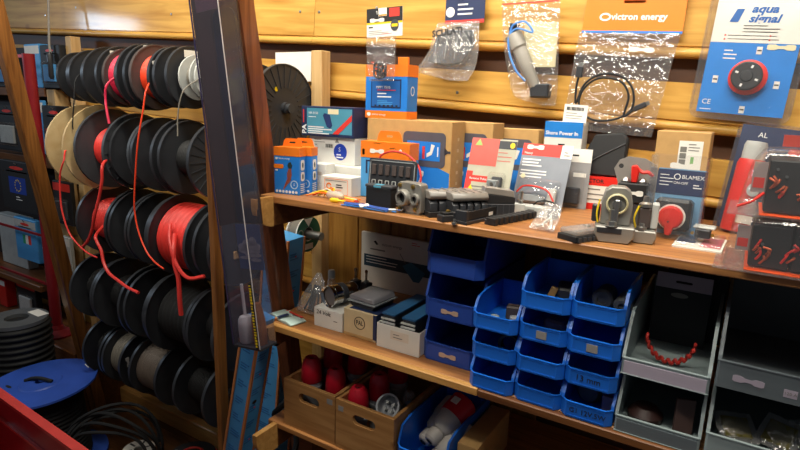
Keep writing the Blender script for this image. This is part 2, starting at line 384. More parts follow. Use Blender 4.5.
# ------------------------------------------------------------------ spool rack
rack = thing('spool_rack', 'pine spool rack with wall posts and steel rods behind the reels', 'rack')
ROWS = [0.053, -0.20, -0.465, -0.75, -1.0]
for x0, zt in ((-2.60, 0.232), (-1.203, 0.147)):
    P('post', bx(x0, x0 + 0.043, 1.395, 1.439, FL, zt), W_POST, rack, bevel=0.002)
for i, z in enumerate(ROWS):
    P('rod', B().cyl(0.0085, -2.19, -1.30 if i else -1.335, 12, 'x'), STEEL, rack, loc=(0, 1.2, z))
for z in ROWS:
    for x0 in (-2.185, -1.345): P('arm', bx(x0, x0 + 0.022, 1.17, 1.439, z - 0.035, z - 0.0095), W_POST, rack, bevel=0.002)

def flange(r, rh, t=0.006, ribs=0, rim=True, n=40):
    b = B()
    b.lathe([(rh, -t / 2), (r - 0.004, -t / 2), (r - 0.004, -t / 2 - 0.003), (r, -t / 2 - 0.003), (r, t / 2 + 0.003), (r - 0.004, t / 2 + 0.003), (r - 0.004, t / 2), (rh, t / 2), (rh, -t / 2)] if rim else
            [(rh, -t / 2), (r, -t / 2), (r, t / 2), (rh, t / 2), (rh, -t / 2)], n, 'x', close=False)
    for k in range(ribs):
        M = Matrix.Rotation(2 * math.pi * k / ribs, 4, 'X')
        b.box(t / 2, t / 2 + 0.0025, -0.0016, 0.0016, r * 0.45, r - 0.004, M)
    return b
def windings(r, x0, x1, pitch):
    pr_ = []; n = max(2, int((x1 - x0) / pitch)); p = (x1 - x0) / n
    for i in range(n):
        for k in range(5):
            pr_.append((r - p * .5 + p * .5 * math.sin(math.pi * k / 4), x0 + i * p + p * k / 5))
    pr_.append((r - p * .5, x1)); return pr_
def spool(label, row, x0, x1, rad, rd, cable, fl=None, rl=None, pitch=0.008, ribs=0, rim=True, tail=None, tails_m=None, tail_r=0.003, tags=(), t=0.006, fr_m=None, y=1.2, z=None, hub_r=0.022):
    """cable reel on a rod: x0 and x1 are the outer faces, tail is the loose cable in room coordinates"""
    z = ROWS[row] if z is None else z; w = x1 - x0
    s = thing('cable_reel', label, 'cable reel', (x0 + w / 2, y, z))
    fl = fl or BLACK; rl = rl or rad
    f0 = P('flange', flange(rl, hub_r * .5, t, 0, rim), fl, s, loc=(-w / 2 + t / 2 + 0.003, 0, 0))
    f1 = P('flange', flange(rad, hub_r * .5, t, ribs, rim), fr_m or fl, s, loc=(w / 2 - t / 2 - 0.003, 0, 0))
    P('cable_winding', B().lathe(windings(rd, -w / 2 + t + 0.0035, w / 2 - t - 0.0035, pitch), 32, 'x'), cable, s, angle=80)
    P('hub', B().ring(hub_r * .5, hub_r, w / 2 - t, w / 2 + 0.010, 20, 'x'), fl, s)
    if tail:
        P('loose_cable', B().tube([Vector(p) - s.location for p in smoothpath(tail)], tail_r, 7), tails_m or cable, s)
    for (dy, dz, ang, L) in tags:
        dogbone(s, (w / 2 + 0.0005, dy, dz), (R(90), R(ang), R(90)), L, w=L * .36)
    return s
# top rod
spool('far left black reel on the top rod, beside the dark blister pack', 0, -2.155, -2.078, 0.088, 0.05, CABLEK, tags=[(-0.05, 0.055, 60, 0.03)])
spool('black reel second from the left on the top rod', 0, -2.068, -1.975, 0.094, 0.05, CABLEK, tags=[(-0.055, 0.055, 60, 0.038)],
      tail=[(-2.02, 1.149, 0.075), (-2.005, 1.10, 0.04), (-2.00, 1.085, -0.029), (-2.013, 1.08, -0.107), (-2.015, 1.08, -0.13)], tail_r=0.0022)
s = spool('black reel with white paper labels, third from the left on the top rod', 0, -1.966, -1.874, 0.103, 0.055, CABLEK)
P('paper_label', bx(0.0466, 0.0471, -0.05, 0.0, 0.055, 0.085), PAPER, s, smooth=False)
P('paper_label', B().prism([(-0.075, -0.045), (-0.02, -0.09), (-0.012, -0.072), (-0.068, -0.027)], 0.0466, 0.0471, 'yz'), PAPER, s, smooth=False)
spool('reel of crimson cable with a loose end on the top rod', 0, -1.858, -1.79, 0.088, 0.079, MAG, BROWNP, 0.095, 0.006,
      tail=[(-1.80, 1.134, 0.06), (-1.806, 1.09, 0.024), (-1.812, 1.085, -0.024), (-1.801, 1.08, -0.062), (-1.79, 1.078, -0.10)], tail_r=0.004)
s = spool('largest black reel on the top rod with a torn white label', 0, -1.765, -1.71, 0.108, 0.06, CABLEK)
P('paper_label', B().prism([(-0.035, 0.1), (0.02, 0.102), (0.01, 0.082), (-0.045, 0.078)], 0.0281, 0.0286, 'yz'), PAPER, s, smooth=False)
spool('brown flanged reel of bright orange-red cable with a long hanging end', 0, -1.695, -1.605, 0.095, 0.072, REDO, BROWNP, 0.104, 0.005, tags=[(-0.07, 0.03, 70, 0.036)], fr_m=BLACK,
      tail=[(-1.63, 1.142, 0.06), (-1.60, 1.09, 0.011), (-1.60, 1.075, -0.049), (-1.613, 1.06, -0.141), (-1.629, 1.055, -0.236), (-1.640, 1.05, -0.334), (-1.640, 1.05, -0.383), (-1.619, 1.045, -0.436), (-1.578, 1.04, -0.489), (-1.530, 1.035, -0.514), (-1.481, 1.03, -0.525)], tail_r=0.0026)
s = spool('black reel with a white paper strip next to the pale grey reels', 0, -1.588, -1.517, 0.096, 0.05, CABLEK)
P('paper_label', bx(0.0361, 0.0366, -0.03, 0.03, 0.06, 0.082), PAPER, s, smooth=False)
spool('pale grey reel of dark wire on the top rod', 0, -1.505, -1.443, 0.068, 0.045, CABLEG, LGREY, rim=False, hub_r=0.018)
spool('pale grey reel of silver wire at the right end of the top rod', 0, -1.435, -1.355, 0.066, 0.052, WIREG, LGREY, None, 0.003, rim=False, hub_r=0.018,
      tail=[(-1.42, 1.148, 0.05), (-1.433, 1.105, 0.02), (-1.441, 1.09, -0.015), (-1.450, 1.085, -0.067), (-1.448, 1.08, -0.12)], tails_m=CABLEG, tail_r=0.002)
# second rod
spool('large reel with two plain plywood flanges on the second rod', 1, -2.155, -2.02, 0.156, 0.05, CABLEK, W_PLY, 0.152, rim=False, t=0.009,
      tail=[(-2.09, 1.155, -0.185), (-2.03, 1.06, -0.20), (-1.996, 1.03, -0.231), (-2.012, 1.02, -0.284), (-2.015, 1.015, -0.372), (-1.998, 1.01, -0.423), (-1.970, 1.01, -0.480), (-1.925, 1.01, -0.512), (-1.867, 1.01, -0.535), (-1.809, 1.01, -0.542)], tails_m=REDC, tail_r=0.003)
spool('reel of thick red cable with ribbed rim on the second rod', 1, -1.985, -1.822, 0.132, 0.078, REDC, DGREY, 0.142, 0.012, ribs=16,
      tail=[(-1.86, 1.123, -0.21), (-1.815, 1.06, -0.233), (-1.811, 1.05, -0.284), (-1.824, 1.045, -0.336), (-1.846, 1.035, -0.407), (-1.872, 1.035, -0.463), (-1.902, 1.035, -0.504), (-1.938, 1.035, -0.531)], tail_r=0.0052)
spool('smooth black reel right of the red cable on the second rod', 1, -1.812, -1.70, 0.12, 0.055, CABLEK, fr_m=DGREY)
spool('black reel with one white tag in the middle of the second rod', 1, -1.69, -1.575, 0.124, 0.05, CABLEK, tags=[(-0.045, -0.085, 50, 0.042)])
spool('black reel with radial ribs at the right end of the second rod', 1, -1.555, -1.405, 0.12, 0.06, CABLEK, ribs=24, tags=[(-0.02, -0.09, 10, 0.034)])
# third rod
spool('reel of red cable at the left end of the third rod', 2, -2.035, -1.85, 0.13, 0.08, REDC, BLACK, 0.132, 0.012, tags=[(-0.06, 0.02, 70, 0.02)],
      tail=[(-1.93, 1.12, -0.46), (-1.857, 1.04, -0.477), (-1.836, 1.03, -0.498), (-1.816, 1.03, -0.523), (-1.798, 1.025, -0.562), (-1.762, 1.02, -0.591), (-1.707, 1.02, -0.608), (-1.664, 1.02, -0.620), (-1.606, 1.02, -0.626)], tail_r=0.0052)
spool('plain black reel second from the left on the third rod', 2, -1.842, -1.735, 0.128, 0.05, CABLEK)
spool('black reel left of the big red coil on the third rod', 2, -1.728, -1.625, 0.128, 0.045, CABLEK)
s = spool('big reel of very thick red battery cable with a white barcode label', 2, -1.612, -1.43, 0.13, 0.112, REDC, BLACK, 0.138, 0.021,
      tail=[(-1.50, 1.088, -0.43), (-1.468, 1.06, -0.464), (-1.455, 1.05, -0.510), (-1.44, 1.05, -0.556), (-1.433, 1.045, -0.620), (-1.43, 1.045, -0.669)], tail_r=0.0075)
P('loose_cable', B().tube([Vector(p) - s.location for p in smoothpath([(-1.52, 1.09, -0.40), (-1.485, 1.06, -0.449), (-1.445, 1.05, -0.510), (-1.40, 1.055, -0.545), (-1.35, 1.075, -0.535)])], 0.006, 7), REDC, s)
P('paper_label', B().prism([(-0.07, -0.035), (-0.045, -0.002), (0.0, -0.04), (-0.028, -0.078)], 0.0916, 0.0921, 'yz'), PAPER, s, smooth=False)
spool('black reel half hidden by the batten at the right end of the third rod', 2, -1.405, -1.325, 0.125, 0.05, CABLEK)
# fourth and fifth rods, in the dark
spool('dark reel at the left end of the fourth rod below the red reel', 3, -2.13, -1.98, 0.13, 0.07, CABLEK, tags=[(-0.085, 0.06, -40, 0.045)])
spool('dark reel second from the left on the fourth rod', 3, -1.97, -1.80, 0.135, 0.07, CABLEK)
spool('dark reel third from the left on the fourth rod with a small tag', 3, -1.785, -1.665, 0.13, 0.05, CABLEK, tags=[(-0.06, 0.07, 40, 0.03)])
spool('reel of thick black cable below the big red reel', 3, -1.65, -1.465, 0.12, 0.1, CABLEK, BLACK, 0.142, 0.02, tags=[(-0.06, -0.06, 50, 0.036), (-0.02, -0.085, 50, 0.03)])
spool('dark reel at the right end of the fourth rod behind the batten', 3, -1.45, -1.32, 0.13, 0.06, CABLEK)
spool('dark reel at the left end of the bottom rod with an upright white tag', 4, -2.11, -1.99, 0.115, 0.06, CABLEK, tags=[(-0.078, 0.03, 75, 0.045)])
spool('reel of pale cable loops on the bottom rod', 4, -1.98, -1.86, 0.115, 0.085, CABLEG, BLACK, None, 0.014, tags=[(-0.08, 0.02, 80, 0.04)])
spool('reel of brownish grey cable on the bottom rod', 4, -1.81, -1.65, 0.115, 0.09, mat('taupe_cable', '6b6056', 0.5), BLACK, None, 0.01)
spool('dark reel at the right end of the bottom rod', 4, -1.56, -1.40, 0.115, 0.06, CABLEK)
# ribbed reel behind the leaning post
s = spool('black ribbed reel with yellow dots between the brown post and the pine post', 0, -1.33, -1.208, 0.13, 0.05, CABLEK, mat('charcoal_ribbed', '34363a', 0.5), None, ribs=26, y=1.285, z=-0.03, hub_r=0.018)
P('spindle', B().cyl(0.014, 0.02, 0.085, 14, 'x'), DGREY, s)
P('hub_plate', B().cyl(0.05, 0.052, 0.0565, 30, 'x'), DGREY, s)
for dy, dz in ((-0.115, 0.02), (-0.035, 0.055), (-0.075, -0.02)):
    P('yellow_dot', B().prism(ell(0.007, 0.007, 10, dy, dz), 0.0575, 0.0585, 'yz'), YEL, s)

# paper sheet and cords on the wall
o = P('paper_sheet', bx(-1.395, -1.24, 1.438, 1.4405, 0.055, 0.148), PAPER); tag(o, 'plain white sheet pinned to the planks behind the ribbed black reel', 'paper')
o = P('pull_rope', B().tube(smoothpath([(-2.70, 1.40, 0.52), (-2.673, 1.38, 0.40), (-2.666, 1.37, 0.305), (-2.664, 1.36, 0.20), (-2.66, 1.36, 0.16)]), 0.005, 8), mat('grey_cord', '9a948a', 0.6)); tag(o, 'thin grey cord hanging straight down at the upper left', 'cord'); P('cord_weight', B().lathe([(.006, .0), (.012, .01), (.011, .06), (.013, .1), (.007, .115)], 10), BLACK, o, loc=(-2.66, 1.355, .05))

# ------------------------------------------------------------------ blister packs and boxes at the far left
lr = thing('side_shelf', 'brown wooden shelf boards behind the packs at the far left', 'shelf')
P('shelf_board', bx(-3.7, -2.765, 1.37, 1.44, -0.03, 0.01), W_SHELFD, lr, bevel=0.003)
P('shelf_board', bx(-3.7, -2.765, 1.37, 1.44, -0.36, -0.315), W_SHELFD, lr, bevel=0.003)
P('shelf_board', bx(-3.7, -2.765, 1.26, 1.44, -0.94, -0.91), W_SHELFD, lr, bevel=0.003)
P('back_board', bx(-3.7, -2.77, 1.4405, 1.443, -1.1, 0.2), mat('pack_back_dark', '241c1a', 0.7), lr)
def pack(label, x0, x1, z0, z1, y=1.33, body=None, top=None, head=REDP, d=0.03, cat='blister pack', name='blister_pack', win=None, z_off=0):
    w = x1 - x0; h = z1 - z0
    t = thing(name, label, cat, ((x0 + x1) / 2, y, z0))
    P('body', bx(-w / 2, w / 2, 0, d, 0, h), body or BLACKM, t, bevel=0.003)
    if top: fr(t, 0, -w / 2 + 0.004, w / 2 - 0.004, h * 0.78, h * 0.96, top, 'header_print')
    if head:
        P('logo', B().prism(ell(w * 0.2, h * 0.035, 12, 0, h * 0.87), -0.0009, -0.0005, 'xz'), head, t)
        fr(t, 0, -w * 0.3, w * 0.3, h * 0.785, h * 0.81, WINK, 'header_line')
    if win:
        P('blister', bx(-w * 0.38, w * 0.38, -0.016, -0.0005, h * 0.1, h * 0.62), BLIST, t, bevel=0.006)
        P('content', bx(-w * 0.3, w * 0.3, -0.012, -0.0005, h * 0.15, h * 0.55), win, t, bevel=0.003)
    return t
SHZ = 0.0105
pack('pale blue box on the upper side shelf behind the amber post', -2.92, -2.785, SHZ, 0.205, 1.375, LBLUE, PAPER, None, 0.06, 'box', 'carton')
pack('black pack with red logo standing beside the first black reel', -2.775, -2.61, SHZ, 0.197, 1.372, BLACKM, BLACKM, REDP, 0.03, win=LBLUE)
pack('dark pack half hidden at the left end of the upper side shelf', -3.26, -3.0, SHZ, 0.16, 1.375, BLACKM, PAPER, REDP, win=LBLUE)
def hang(t, h):
    P('hang_hook', B().tube([(0, 0.075, h - .012), (0, -.004, h - .012), (0, -.008, h - .006)], .0028, 6), STEEL, t); return t
hang(pack('white and blue box under the upper side shelf', -2.88, -2.75, -0.29, -0.045, 1.35, LBLUE, PAPER, REDP, 0.016, 'box', 'carton'), .245)
hang(pack('black pack with white print at the left edge below the upper shelf', -3.2, -2.975, -0.29, -0.075, 1.345, BLACKM, BLACKM, REDP, 0.02, win=LGREY), .215)
hang(pack('dark red and black pack hanging next to the plywood reel', -2.735, -2.54, -0.29, -0.065, 1.335, BLACKM, BLACKM, REDP, 0.02, win=DRED), .225)
t = hang(pack('black pack with a blue flag emblem with a ring of stars', -3.12, -2.79, -0.575, -0.335, 1.30, BLACKM, BLACKM, REDP), .24)
fr(t, 0, -0.085, 0.075, 0.085, 0.165, mat('flag_blue', '1f3f9a', 0.5), 'flag')
for k in range(12):
    a = 2 * math.pi * k / 12
    P('star', B().prism([(0.027 * math.cos(a) + (0.005 if j % 2 == 0 else 0.002) * math.sin(j * math.pi / 5), 0.125 + 0.027 * math.sin(a) + (0.005 if j % 2 == 0 else 0.002) * math.cos(j * math.pi / 5)) for j in range(10)], -0.0009, -0.0005, 'xz'), YEL, t)
lines(t, 0, -0.03, 0.03, 0.07, 0.012, 2, WINK, 0.004)
t = hang(pack('blue pack with green white and red flag emblem', -3.04, -2.83, -0.82, -0.61, 1.30, LBLUE, LGREY, REDP), .21)
for k, m_ in enumerate((mat('flag_green', '2f9a72', .5), WINK, REDP)): fr(t, 0, -0.03 + k * 0.026, -0.005 + k * 0.026, 0.085, 0.13, m_, 'flag_stripe')
pack('white box standing left of the blue flag pack', -3.35, -3.08, -0.9095, -0.64, 1.36, LGREY, WHITE, None, 0.05, 'box', 'carton')
pack('white carton right of the red pole on the lower side shelf', -2.79, -2.70, -0.9095, -0.66, 1.30, LGREY, WHITE, None, 0.05, 'box', 'carton')
pack('white edged dark pack low beside the red pole', -3.12, -2.93, -1.1295, -0.945, 1.31, BLACKM, REDP, None, win=WHITE)
pack('slim red and white carton at the lower left edge', -3.30, -3.22, -1.1295, -0.98, 1.30, RED, PAPER, None, 0.05, 'box', 'carton')
pack('narrow white carton beside the low dark pack', -2.69, -2.62, -1.1295, -0.90, 1.34, LGREY, PAPER, None, 0.04, 'box', 'carton')
hang(pack('dark pack with red header behind the amber post', -2.70, -2.55, -0.60, -0.40, 1.33, BLACKM, REDP, None, 0.02, win=DGREY), .2)
hang(pack('pale card pack hanging between the amber post and the red pole', -2.74, -2.60, -0.86, -0.66, 1.33, LGREY, WHITE, None, 0.02), .2)
rp = thing('display_stand', 'dark red metal pole with flared base standing at the left', 'stand', (-2.67, 1.272, -1.1295))
P('pole', B().cyl(0.024, 0.05, 1.28, 18), mat('dark_red_paint', '8c1a22', 0.4), rp)
P('base', B().lathe([(0.07, 0), (0.07, 0.008), (0.034, 0.03), (0.026, 0.05)], 24), mat('dark_red_paint', '8c1a22', 0.4), rp)
P('cross_arm', bx(-0.5, 0.02, -0.004, 0.004, 0.47, 0.48), mat('dark_red_paint', '8c1a22', 0.4), rp)
P('cross_arm', bx(-0.5, 0.02, -0.004, 0.004, 0.235, 0.245), mat('dark_red_paint', '8c1a22', 0.4), rp)
P('cross_arm', bx(-0.45, 0.02, -0.004, 0.004, 1.265, 1.278), RED, rp)

# ------------------------------------------------------------------ floor drums, coil and red crate, lower left
d = thing('cable_drum', 'blue plastic cable drum standing on end in front of the reels', 'cable drum', (-2.185, 0.985, FL), (R(3), R(-2), 0))
P('flange', B().lathe([(0.02, 0.357), (0.07, 0.355), (0.075, 0.351), (0.195, 0.351), (0.195, 0.343), (0.02, 0.343), (0.02, 0.357)], 48, close=False), DRUMBLUE, d)
P('cable_winding', B().lathe([(r, z + 0.03) for r, z in windings(0.135, 0, 0.31, 0.016)], 36), CABLEK, d, angle=80)
P('flange', B().lathe([(0.02, 0.012), (0.19, 0.012), (0.19, 0.022), (0.02, 0.022), (0.02, 0.012)], 48, close=False), DRUMBLUE, d)
P('cable_end', B().tube(smoothpath([(-0.055, -0.03, 0.357), (-0.03, -0.012, 0.366), (0.01, 0.0, 0.370), (0.05, 0.018, 0.360)]), 0.007, 8), CABLEK, d)
P('slot', B().prism(ell(0.02, 0.006, 12, -0.075, -0.08), 0.3512, 0.3518, 'xy'), BLACKM, d)
fr(d, -0.0, 0, 0, 0, 0, PAPER) if False else None
P('paper_label', bx(-0.03, 0.015, 0.165, 0.182, 0.3512, 0.3518), PAPER, d, rot=(0, 0, R(-12)))
d = thing('cable_drum', 'grey flanged drum of black hose behind the blue drum at the left edge', 'cable drum', (-2.53, 1.05, FL))
P('flange', B().ring(0.045, 0.115, 0.495, 0.51, 40, 'z'), mat('drum_grey', '55585a', 0.5), d)
P('cable_winding', B().lathe([(r, z + 0.02) for r, z in windings(0.125, 0, 0.475, 0.026)], 36), CABLEK, d, angle=80)
P('flange', B().ring(0.045, 0.13, 0.0, 0.02, 40, 'z'), mat('drum_grey', '55585a', 0.5), d)
P('paper_label', bx(-0.03, 0.06, 0.055, 0.1, 0.5102, 0.5108), PAPER, d)

co = thing('cable_coil', 'loose coil of black cable lying upright on the floor', 'cable coil', (-1.80, 1.0, FL))
for k in range(7):
    r0 = 0.15 + 0.008 * (k % 3)
    P('cable_loop', B().tube([(r0 * math.cos(a * math.pi / 18), 0.02 * math.sin(a * .5 + k) + (k - 3) * 0.016, 0.006 + r0 + 0.003 * k + r0 * math.sin(a * math.pi / 18)) for a in range(37)], 0.0055, 6), CABLEK, co, rot=(0, 0, R(30 + 3 * k)))
sp = thing('small_reel', 'small white reel with dark stripes lying on the floor by the black coil', 'cable reel', (-1.90, 1.16, FL))
P('flange', B().lathe([(0.018, 0.065), (0.06, 0.065), (0.06, 0.07), (0.018, 0.07), (0.018, 0.065)], 30, close=False), PAPER, sp)
P('cable_winding', B().ring(0.018, 0.045, 0.006, 0.065, 28, 'z'), WIREG, sp)
P('flange', B().ring(0.018, 0.06, 0.0, 0.006, 30, 'z'), PAPER, sp)
for k in range(6):
    a = k * math.pi / 3
    P('stripe', bx(0.024, 0.056, -0.004, 0.004, 0.0702, 0.0707), DGREY, sp, rot=(0, 0, a))
rc = thing('cable_reel', 'black reel with a turn of red cable lying flat on the floor near the baseboard', 'cable reel', (-1.72, 1.27, FL))
P('flange', B().ring(0.02, 0.115, 0.0, 0.01, 40, 'z'), BLACK, rc)
P('cable_winding', B().lathe([(0.085, 0.01), (0.1, 0.016), (0.105, 0.026), (0.1, 0.036), (0.085, 0.042)], 36), REDC, rc)
P('flange', B().ring(0.02, 0.092, 0.042, 0.05, 40, 'z'), BLACK, rc)
P('cable_ring', B().lathe([(0.04, 0.05), (0.046, 0.053), (0.046, 0.057), (0.04, 0.06), (0.036, 0.055)], 28, close=False), REDC, rc)
P('screw_head', B().cyl(0.007, 0.05, 0.054, 10), STEEL, rc, loc=(-0.07, -0.02, 0))

CR = mat('crate_red', '86101a', 0.4); CRR = mat('lit_rim_red', 'ac3634', 0.35)  # light on rim and ledge is put into a lighter red
def red_crate(label, z, h):
    rb = thing('red_crate', label, 'crate', (-1.145, 0.253, z), R(-2.5))
    for a, b_, c, e in ((-0.36, 0.36, 0.262, 0.270), (-0.36, 0.36, -0.270, -0.262), (-0.368, -0.36, -0.270, 0.270), (0.36, 0.368, -0.270, 0.270)):
        P('wall_panel', bx(a, b_, c, e, 0.012, h), CR, rb)
    P('base_panel', bx(-0.368, 0.368, -0.27, 0.27, 0.0, 0.012), CR, rb)
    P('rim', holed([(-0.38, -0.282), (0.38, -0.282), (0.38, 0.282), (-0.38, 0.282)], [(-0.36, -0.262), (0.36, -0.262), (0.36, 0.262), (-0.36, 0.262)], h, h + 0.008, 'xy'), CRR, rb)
    return rb
rb = red_crate('red plastic crate with lit rim in the bottom left corner', -0.908, 0.20)
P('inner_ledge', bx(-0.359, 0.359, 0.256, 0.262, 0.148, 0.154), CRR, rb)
red_crate('taller red crate underneath the upper red crate', FL, 0.533)
o = P('angle_bracket', B().prism([(0, 0), (0.1, 0), (0.1, 0.012), (0.055, 0.02), (0.05, 0.05), (0.075, 0.07), (0.062, 0.08), (0.03, 0.055), (0.035, 0.022), (0, 0.012)], -0.03, 0.03, 'xz'), mat('beige_metal', 'b79c8e', 0.5), None, bevel=0.002, loc=(-1.42, 0.44, -0.8955))
tag(o, 'beige bent metal fitting lying inside the red crate', 'bracket')

# ------------------------------------------------------------------ clear display case and long cartons
dc = thing('display_case', 'tall narrow clear acrylic display case leaning in front of the reels', 'display case', (-0.984, 0.928, -0.60), (R(1), R(-6.3), 0))
H_ = 1.2; hw = 0.046
DK = mat('case_back_brown', '3a2620', 0.4, var=0.2, scale=8); DKN = mat('case_navy', '15162c', 0.35)
P('back_panel', bx(-hw, hw, 0.024, 0.028, 0.30, H_), DK, dc)
P('back_pane', bx(-hw, hw, 0.024, 0.026, 0, 0.2995), ACRYL, dc)
P('inner_panel', B().prism(rrect(-0.036, 0.038, 0.30, 0.80, 0.02), 0.021, 0.0235, 'xz'), DKN, dc)
P('front_pane', bx(-hw, hw, -0.028, -0.026, 0, H_), ACRYL, dc)
P('side_pane', bx(hw - 0.002, hw, -0.0258, 0.0238, 0, H_), ACRYL, dc)
P('side_pane', bx(-hw, -hw + 0.002, -0.0258, 0.0238, 0, 0.30), ACRYL, dc)
P('side_panel', bx(-hw, -hw + 0.002, -0.0258, 0.0238, 0.3005, H_), DK, dc)
P('top_card', bx(-hw + .012, hw - .004, -0.024, -0.0225, 0.79, 0.845), mat('case_plum', '4d2c36', .5), dc)
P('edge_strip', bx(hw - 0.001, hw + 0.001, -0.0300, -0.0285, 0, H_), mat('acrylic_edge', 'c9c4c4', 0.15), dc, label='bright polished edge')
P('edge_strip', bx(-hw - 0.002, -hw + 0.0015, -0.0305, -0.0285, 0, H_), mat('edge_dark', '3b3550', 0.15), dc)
P('base_plate', bx(-hw, hw, -0.028, 0.028, -0.006, -0.0005), BLACK, dc)
cl = P('picture_card', bx(-0.04, 0.042, 0.0165, 0.0195, 0.185, 0.298), mat('picture_blue', '39466e', 0.5), dc, label='printed picture of clouds over blue sea')
CLD = mat('cloud_print', '7d7a86', 0.6, var=0.15, scale=60)
for cx, cz, r1, r2 in ((-0.022, 0.241, 0.016, 0.009), (-0.004, 0.249, 0.017, 0.012), (0.014, 0.255, 0.013, 0.012), (0.024, 0.243, 0.016, 0.010), (0.0, 0.232, 0.038, 0.009), (0.012, 0.222, 0.028, 0.006), (-0.016, 0.214, 0.02, 0.004), (0.02, 0.21, 0.018, 0.005)):
    P('cloud', B().prism(ell(r1, r2, 16, cx, cz), 0.0157, 0.0163, 'xz'), CLD, cl)
P('white_fitting', B().lathe([(0.018, 0.0), (0.0205, 0.004), (0.0205, 0.045), (0.019, 0.06), (0.014, 0.068), (0.004, 0.07), (0.004, 0.15)], 20), mat('fitting_white', 'c8c6c4', 0.45), dc, loc=(-0.0225, -0.002, 0.0005))
P('copper_fitting', B().lathe([(0.016, 0.0), (0.018, 0.02), (0.0175, 0.06), (0.014, 0.085), (0.01, 0.105)], 18), mat('copper', 'a5643f', 0.35, metal=0.4), dc, loc=(0.02, 0.0, 0.0005))
P('lettered_strip', bx(hw - 0.013, hw - 0.0035, -0.0295, -0.0285, 0.0, 0.165), BLACKM, dc)
b = B(); rr = random.Random(5)
for k in range(22):
    z = 0.004 + k * 0.0073; b.box(hw - 0.0125, hw - 0.0125 + rr.uniform(0.005, 0.008), -0.03, -0.0296, z, z + rr.uniform(0.003, 0.0055))
P('strip_print', b, YEL, dc, smooth=False)
o = P('yellow_strap', bx(-0.006, 0.006, -0.0015, 0.0, -0.045, 0.05), YEL, None, loc=(-1.046, 0.966, -0.03), rot=(R(9), R(4), 0)); tag(o, 'short yellow strap stuck on the dark brown leaning post', 'strap')

def long_carton(label, top, lean, rz, w, d_, L):
    """tall printed carton; top: centre of its upper end, lean: (about X, about Y)"""
    t = thing('long_carton', label, 'carton', top, tuple((Matrix.Rotation(lean[0], 3, 'X') @ Matrix.Rotation(lean[1], 3, 'Y') @ Matrix.Rotation(rz, 3, 'Z')).to_euler()))
    P('body', bx(-w / 2, w / 2, -d_ / 2, d_ / 2, -L, 0), LBLUE, t, bevel=0.001)
    OB = mat('carton_tan', 'c87f4a', 0.6)
    for x, y in ((-w / 2, -d_ / 2), (w / 2, -d_ / 2), (w / 2, d_ / 2), (-w / 2, d_ / 2)):
        P('edge_band', bx(x - 0.0034, x + 0.0034, y - 0.0034, y + 0.0034, -L + 0.001, -0.001), OB, t, smooth=False)
    rr = random.Random(int(L * 100)); DB = mat('carton_blue_ink', '2a6fae', 0.5); n = int(L / 0.055)
    for i in range(min(n, 12)):
        z = -0.03 - i * 0.055
        b = B()
        for j in range(3): b.box(-w * 0.3, -w * 0.3 + w * rr.uniform(.3, .6), -d_ / 2 - 0.0005, -d_ / 2 - 0.0001, z - j * 0.008, z - j * 0.008 + 0.004)
        P('print_lines', b, DB, t, smooth=False)
        b = B()
        for j in range(3): b.box(w / 2 + 0.0001, w / 2 + 0.0005, -d_ * 0.3, -d_ * 0.3 + d_ * rr.uniform(.3, .6), z - 0.02 - j * 0.008, z - 0.02 - j * 0.008 + 0.004)
        P('print_lines', b, DB, t, smooth=False)
        if i % 2 == 0: P('red_mark', bx(w / 2 + 0.0001, w / 2 + 0.0006, 0.0, 0.006, z - 0.03, z - 0.025), REDP, t, smooth=False)
    return t
t = long_carton('long blue printed carton with tan edges standing below the display case', (-1.029, 0.99, -0.56), (0, R(13), 0), R(2), 0.056, 0.056, 0.84)
P('hand_hole', B().prism(ell(0.008, 0.006, 14, -0.004, -0.255), 0.0302, 0.0308, 'yz'), BLACKM, t)
long_carton('second blue carton with tan edge leaning behind the brown post', (-1.148, 1.21, -0.40), (0, R(6), 0), R(3), 0.09, 0.075, 1.04)

# ------------------------------------------------------------------ plug-in cartons on the upper shelf
def carton(name, label, x0, y0, w, d_, h, m, z=S1, rz=0.0, cat='box', group=None, bevel=0.0012):
    """box thing whose front left bottom corner is at (x0, y0)"""
    c_, s_ = math.cos(rz), math.sin(rz)
    t = thing(name, label, cat, (x0 + c_ * w / 2 - s_ * d_ / 2, y0 + s_ * w / 2 + c_ * d_ / 2, z + 0.0002), rz, group)
    P('body', bx(-w / 2, w / 2, -d_ / 2, d_ / 2, 0, h), m, t, bevel=bevel)
    return t
def tab(t, w, y, z, h, m, slot=True):
    """hang tab with slot above a carton"""
    o = holed([(-w / 2 - 0.004, z), (w / 2 + 0.004, z), (w / 2, z + h * .7), (w / 2 - 0.006, z + h), (-w / 2 + 0.006, z + h), (-w / 2, z + h * .7)], rrect(-0.009, 0.009, z + h * .42, z + h * .62, 0.0015, 2), y - 0.0012, y, 'xz')
    return P('hang_tab', o, m, t, smooth=False)
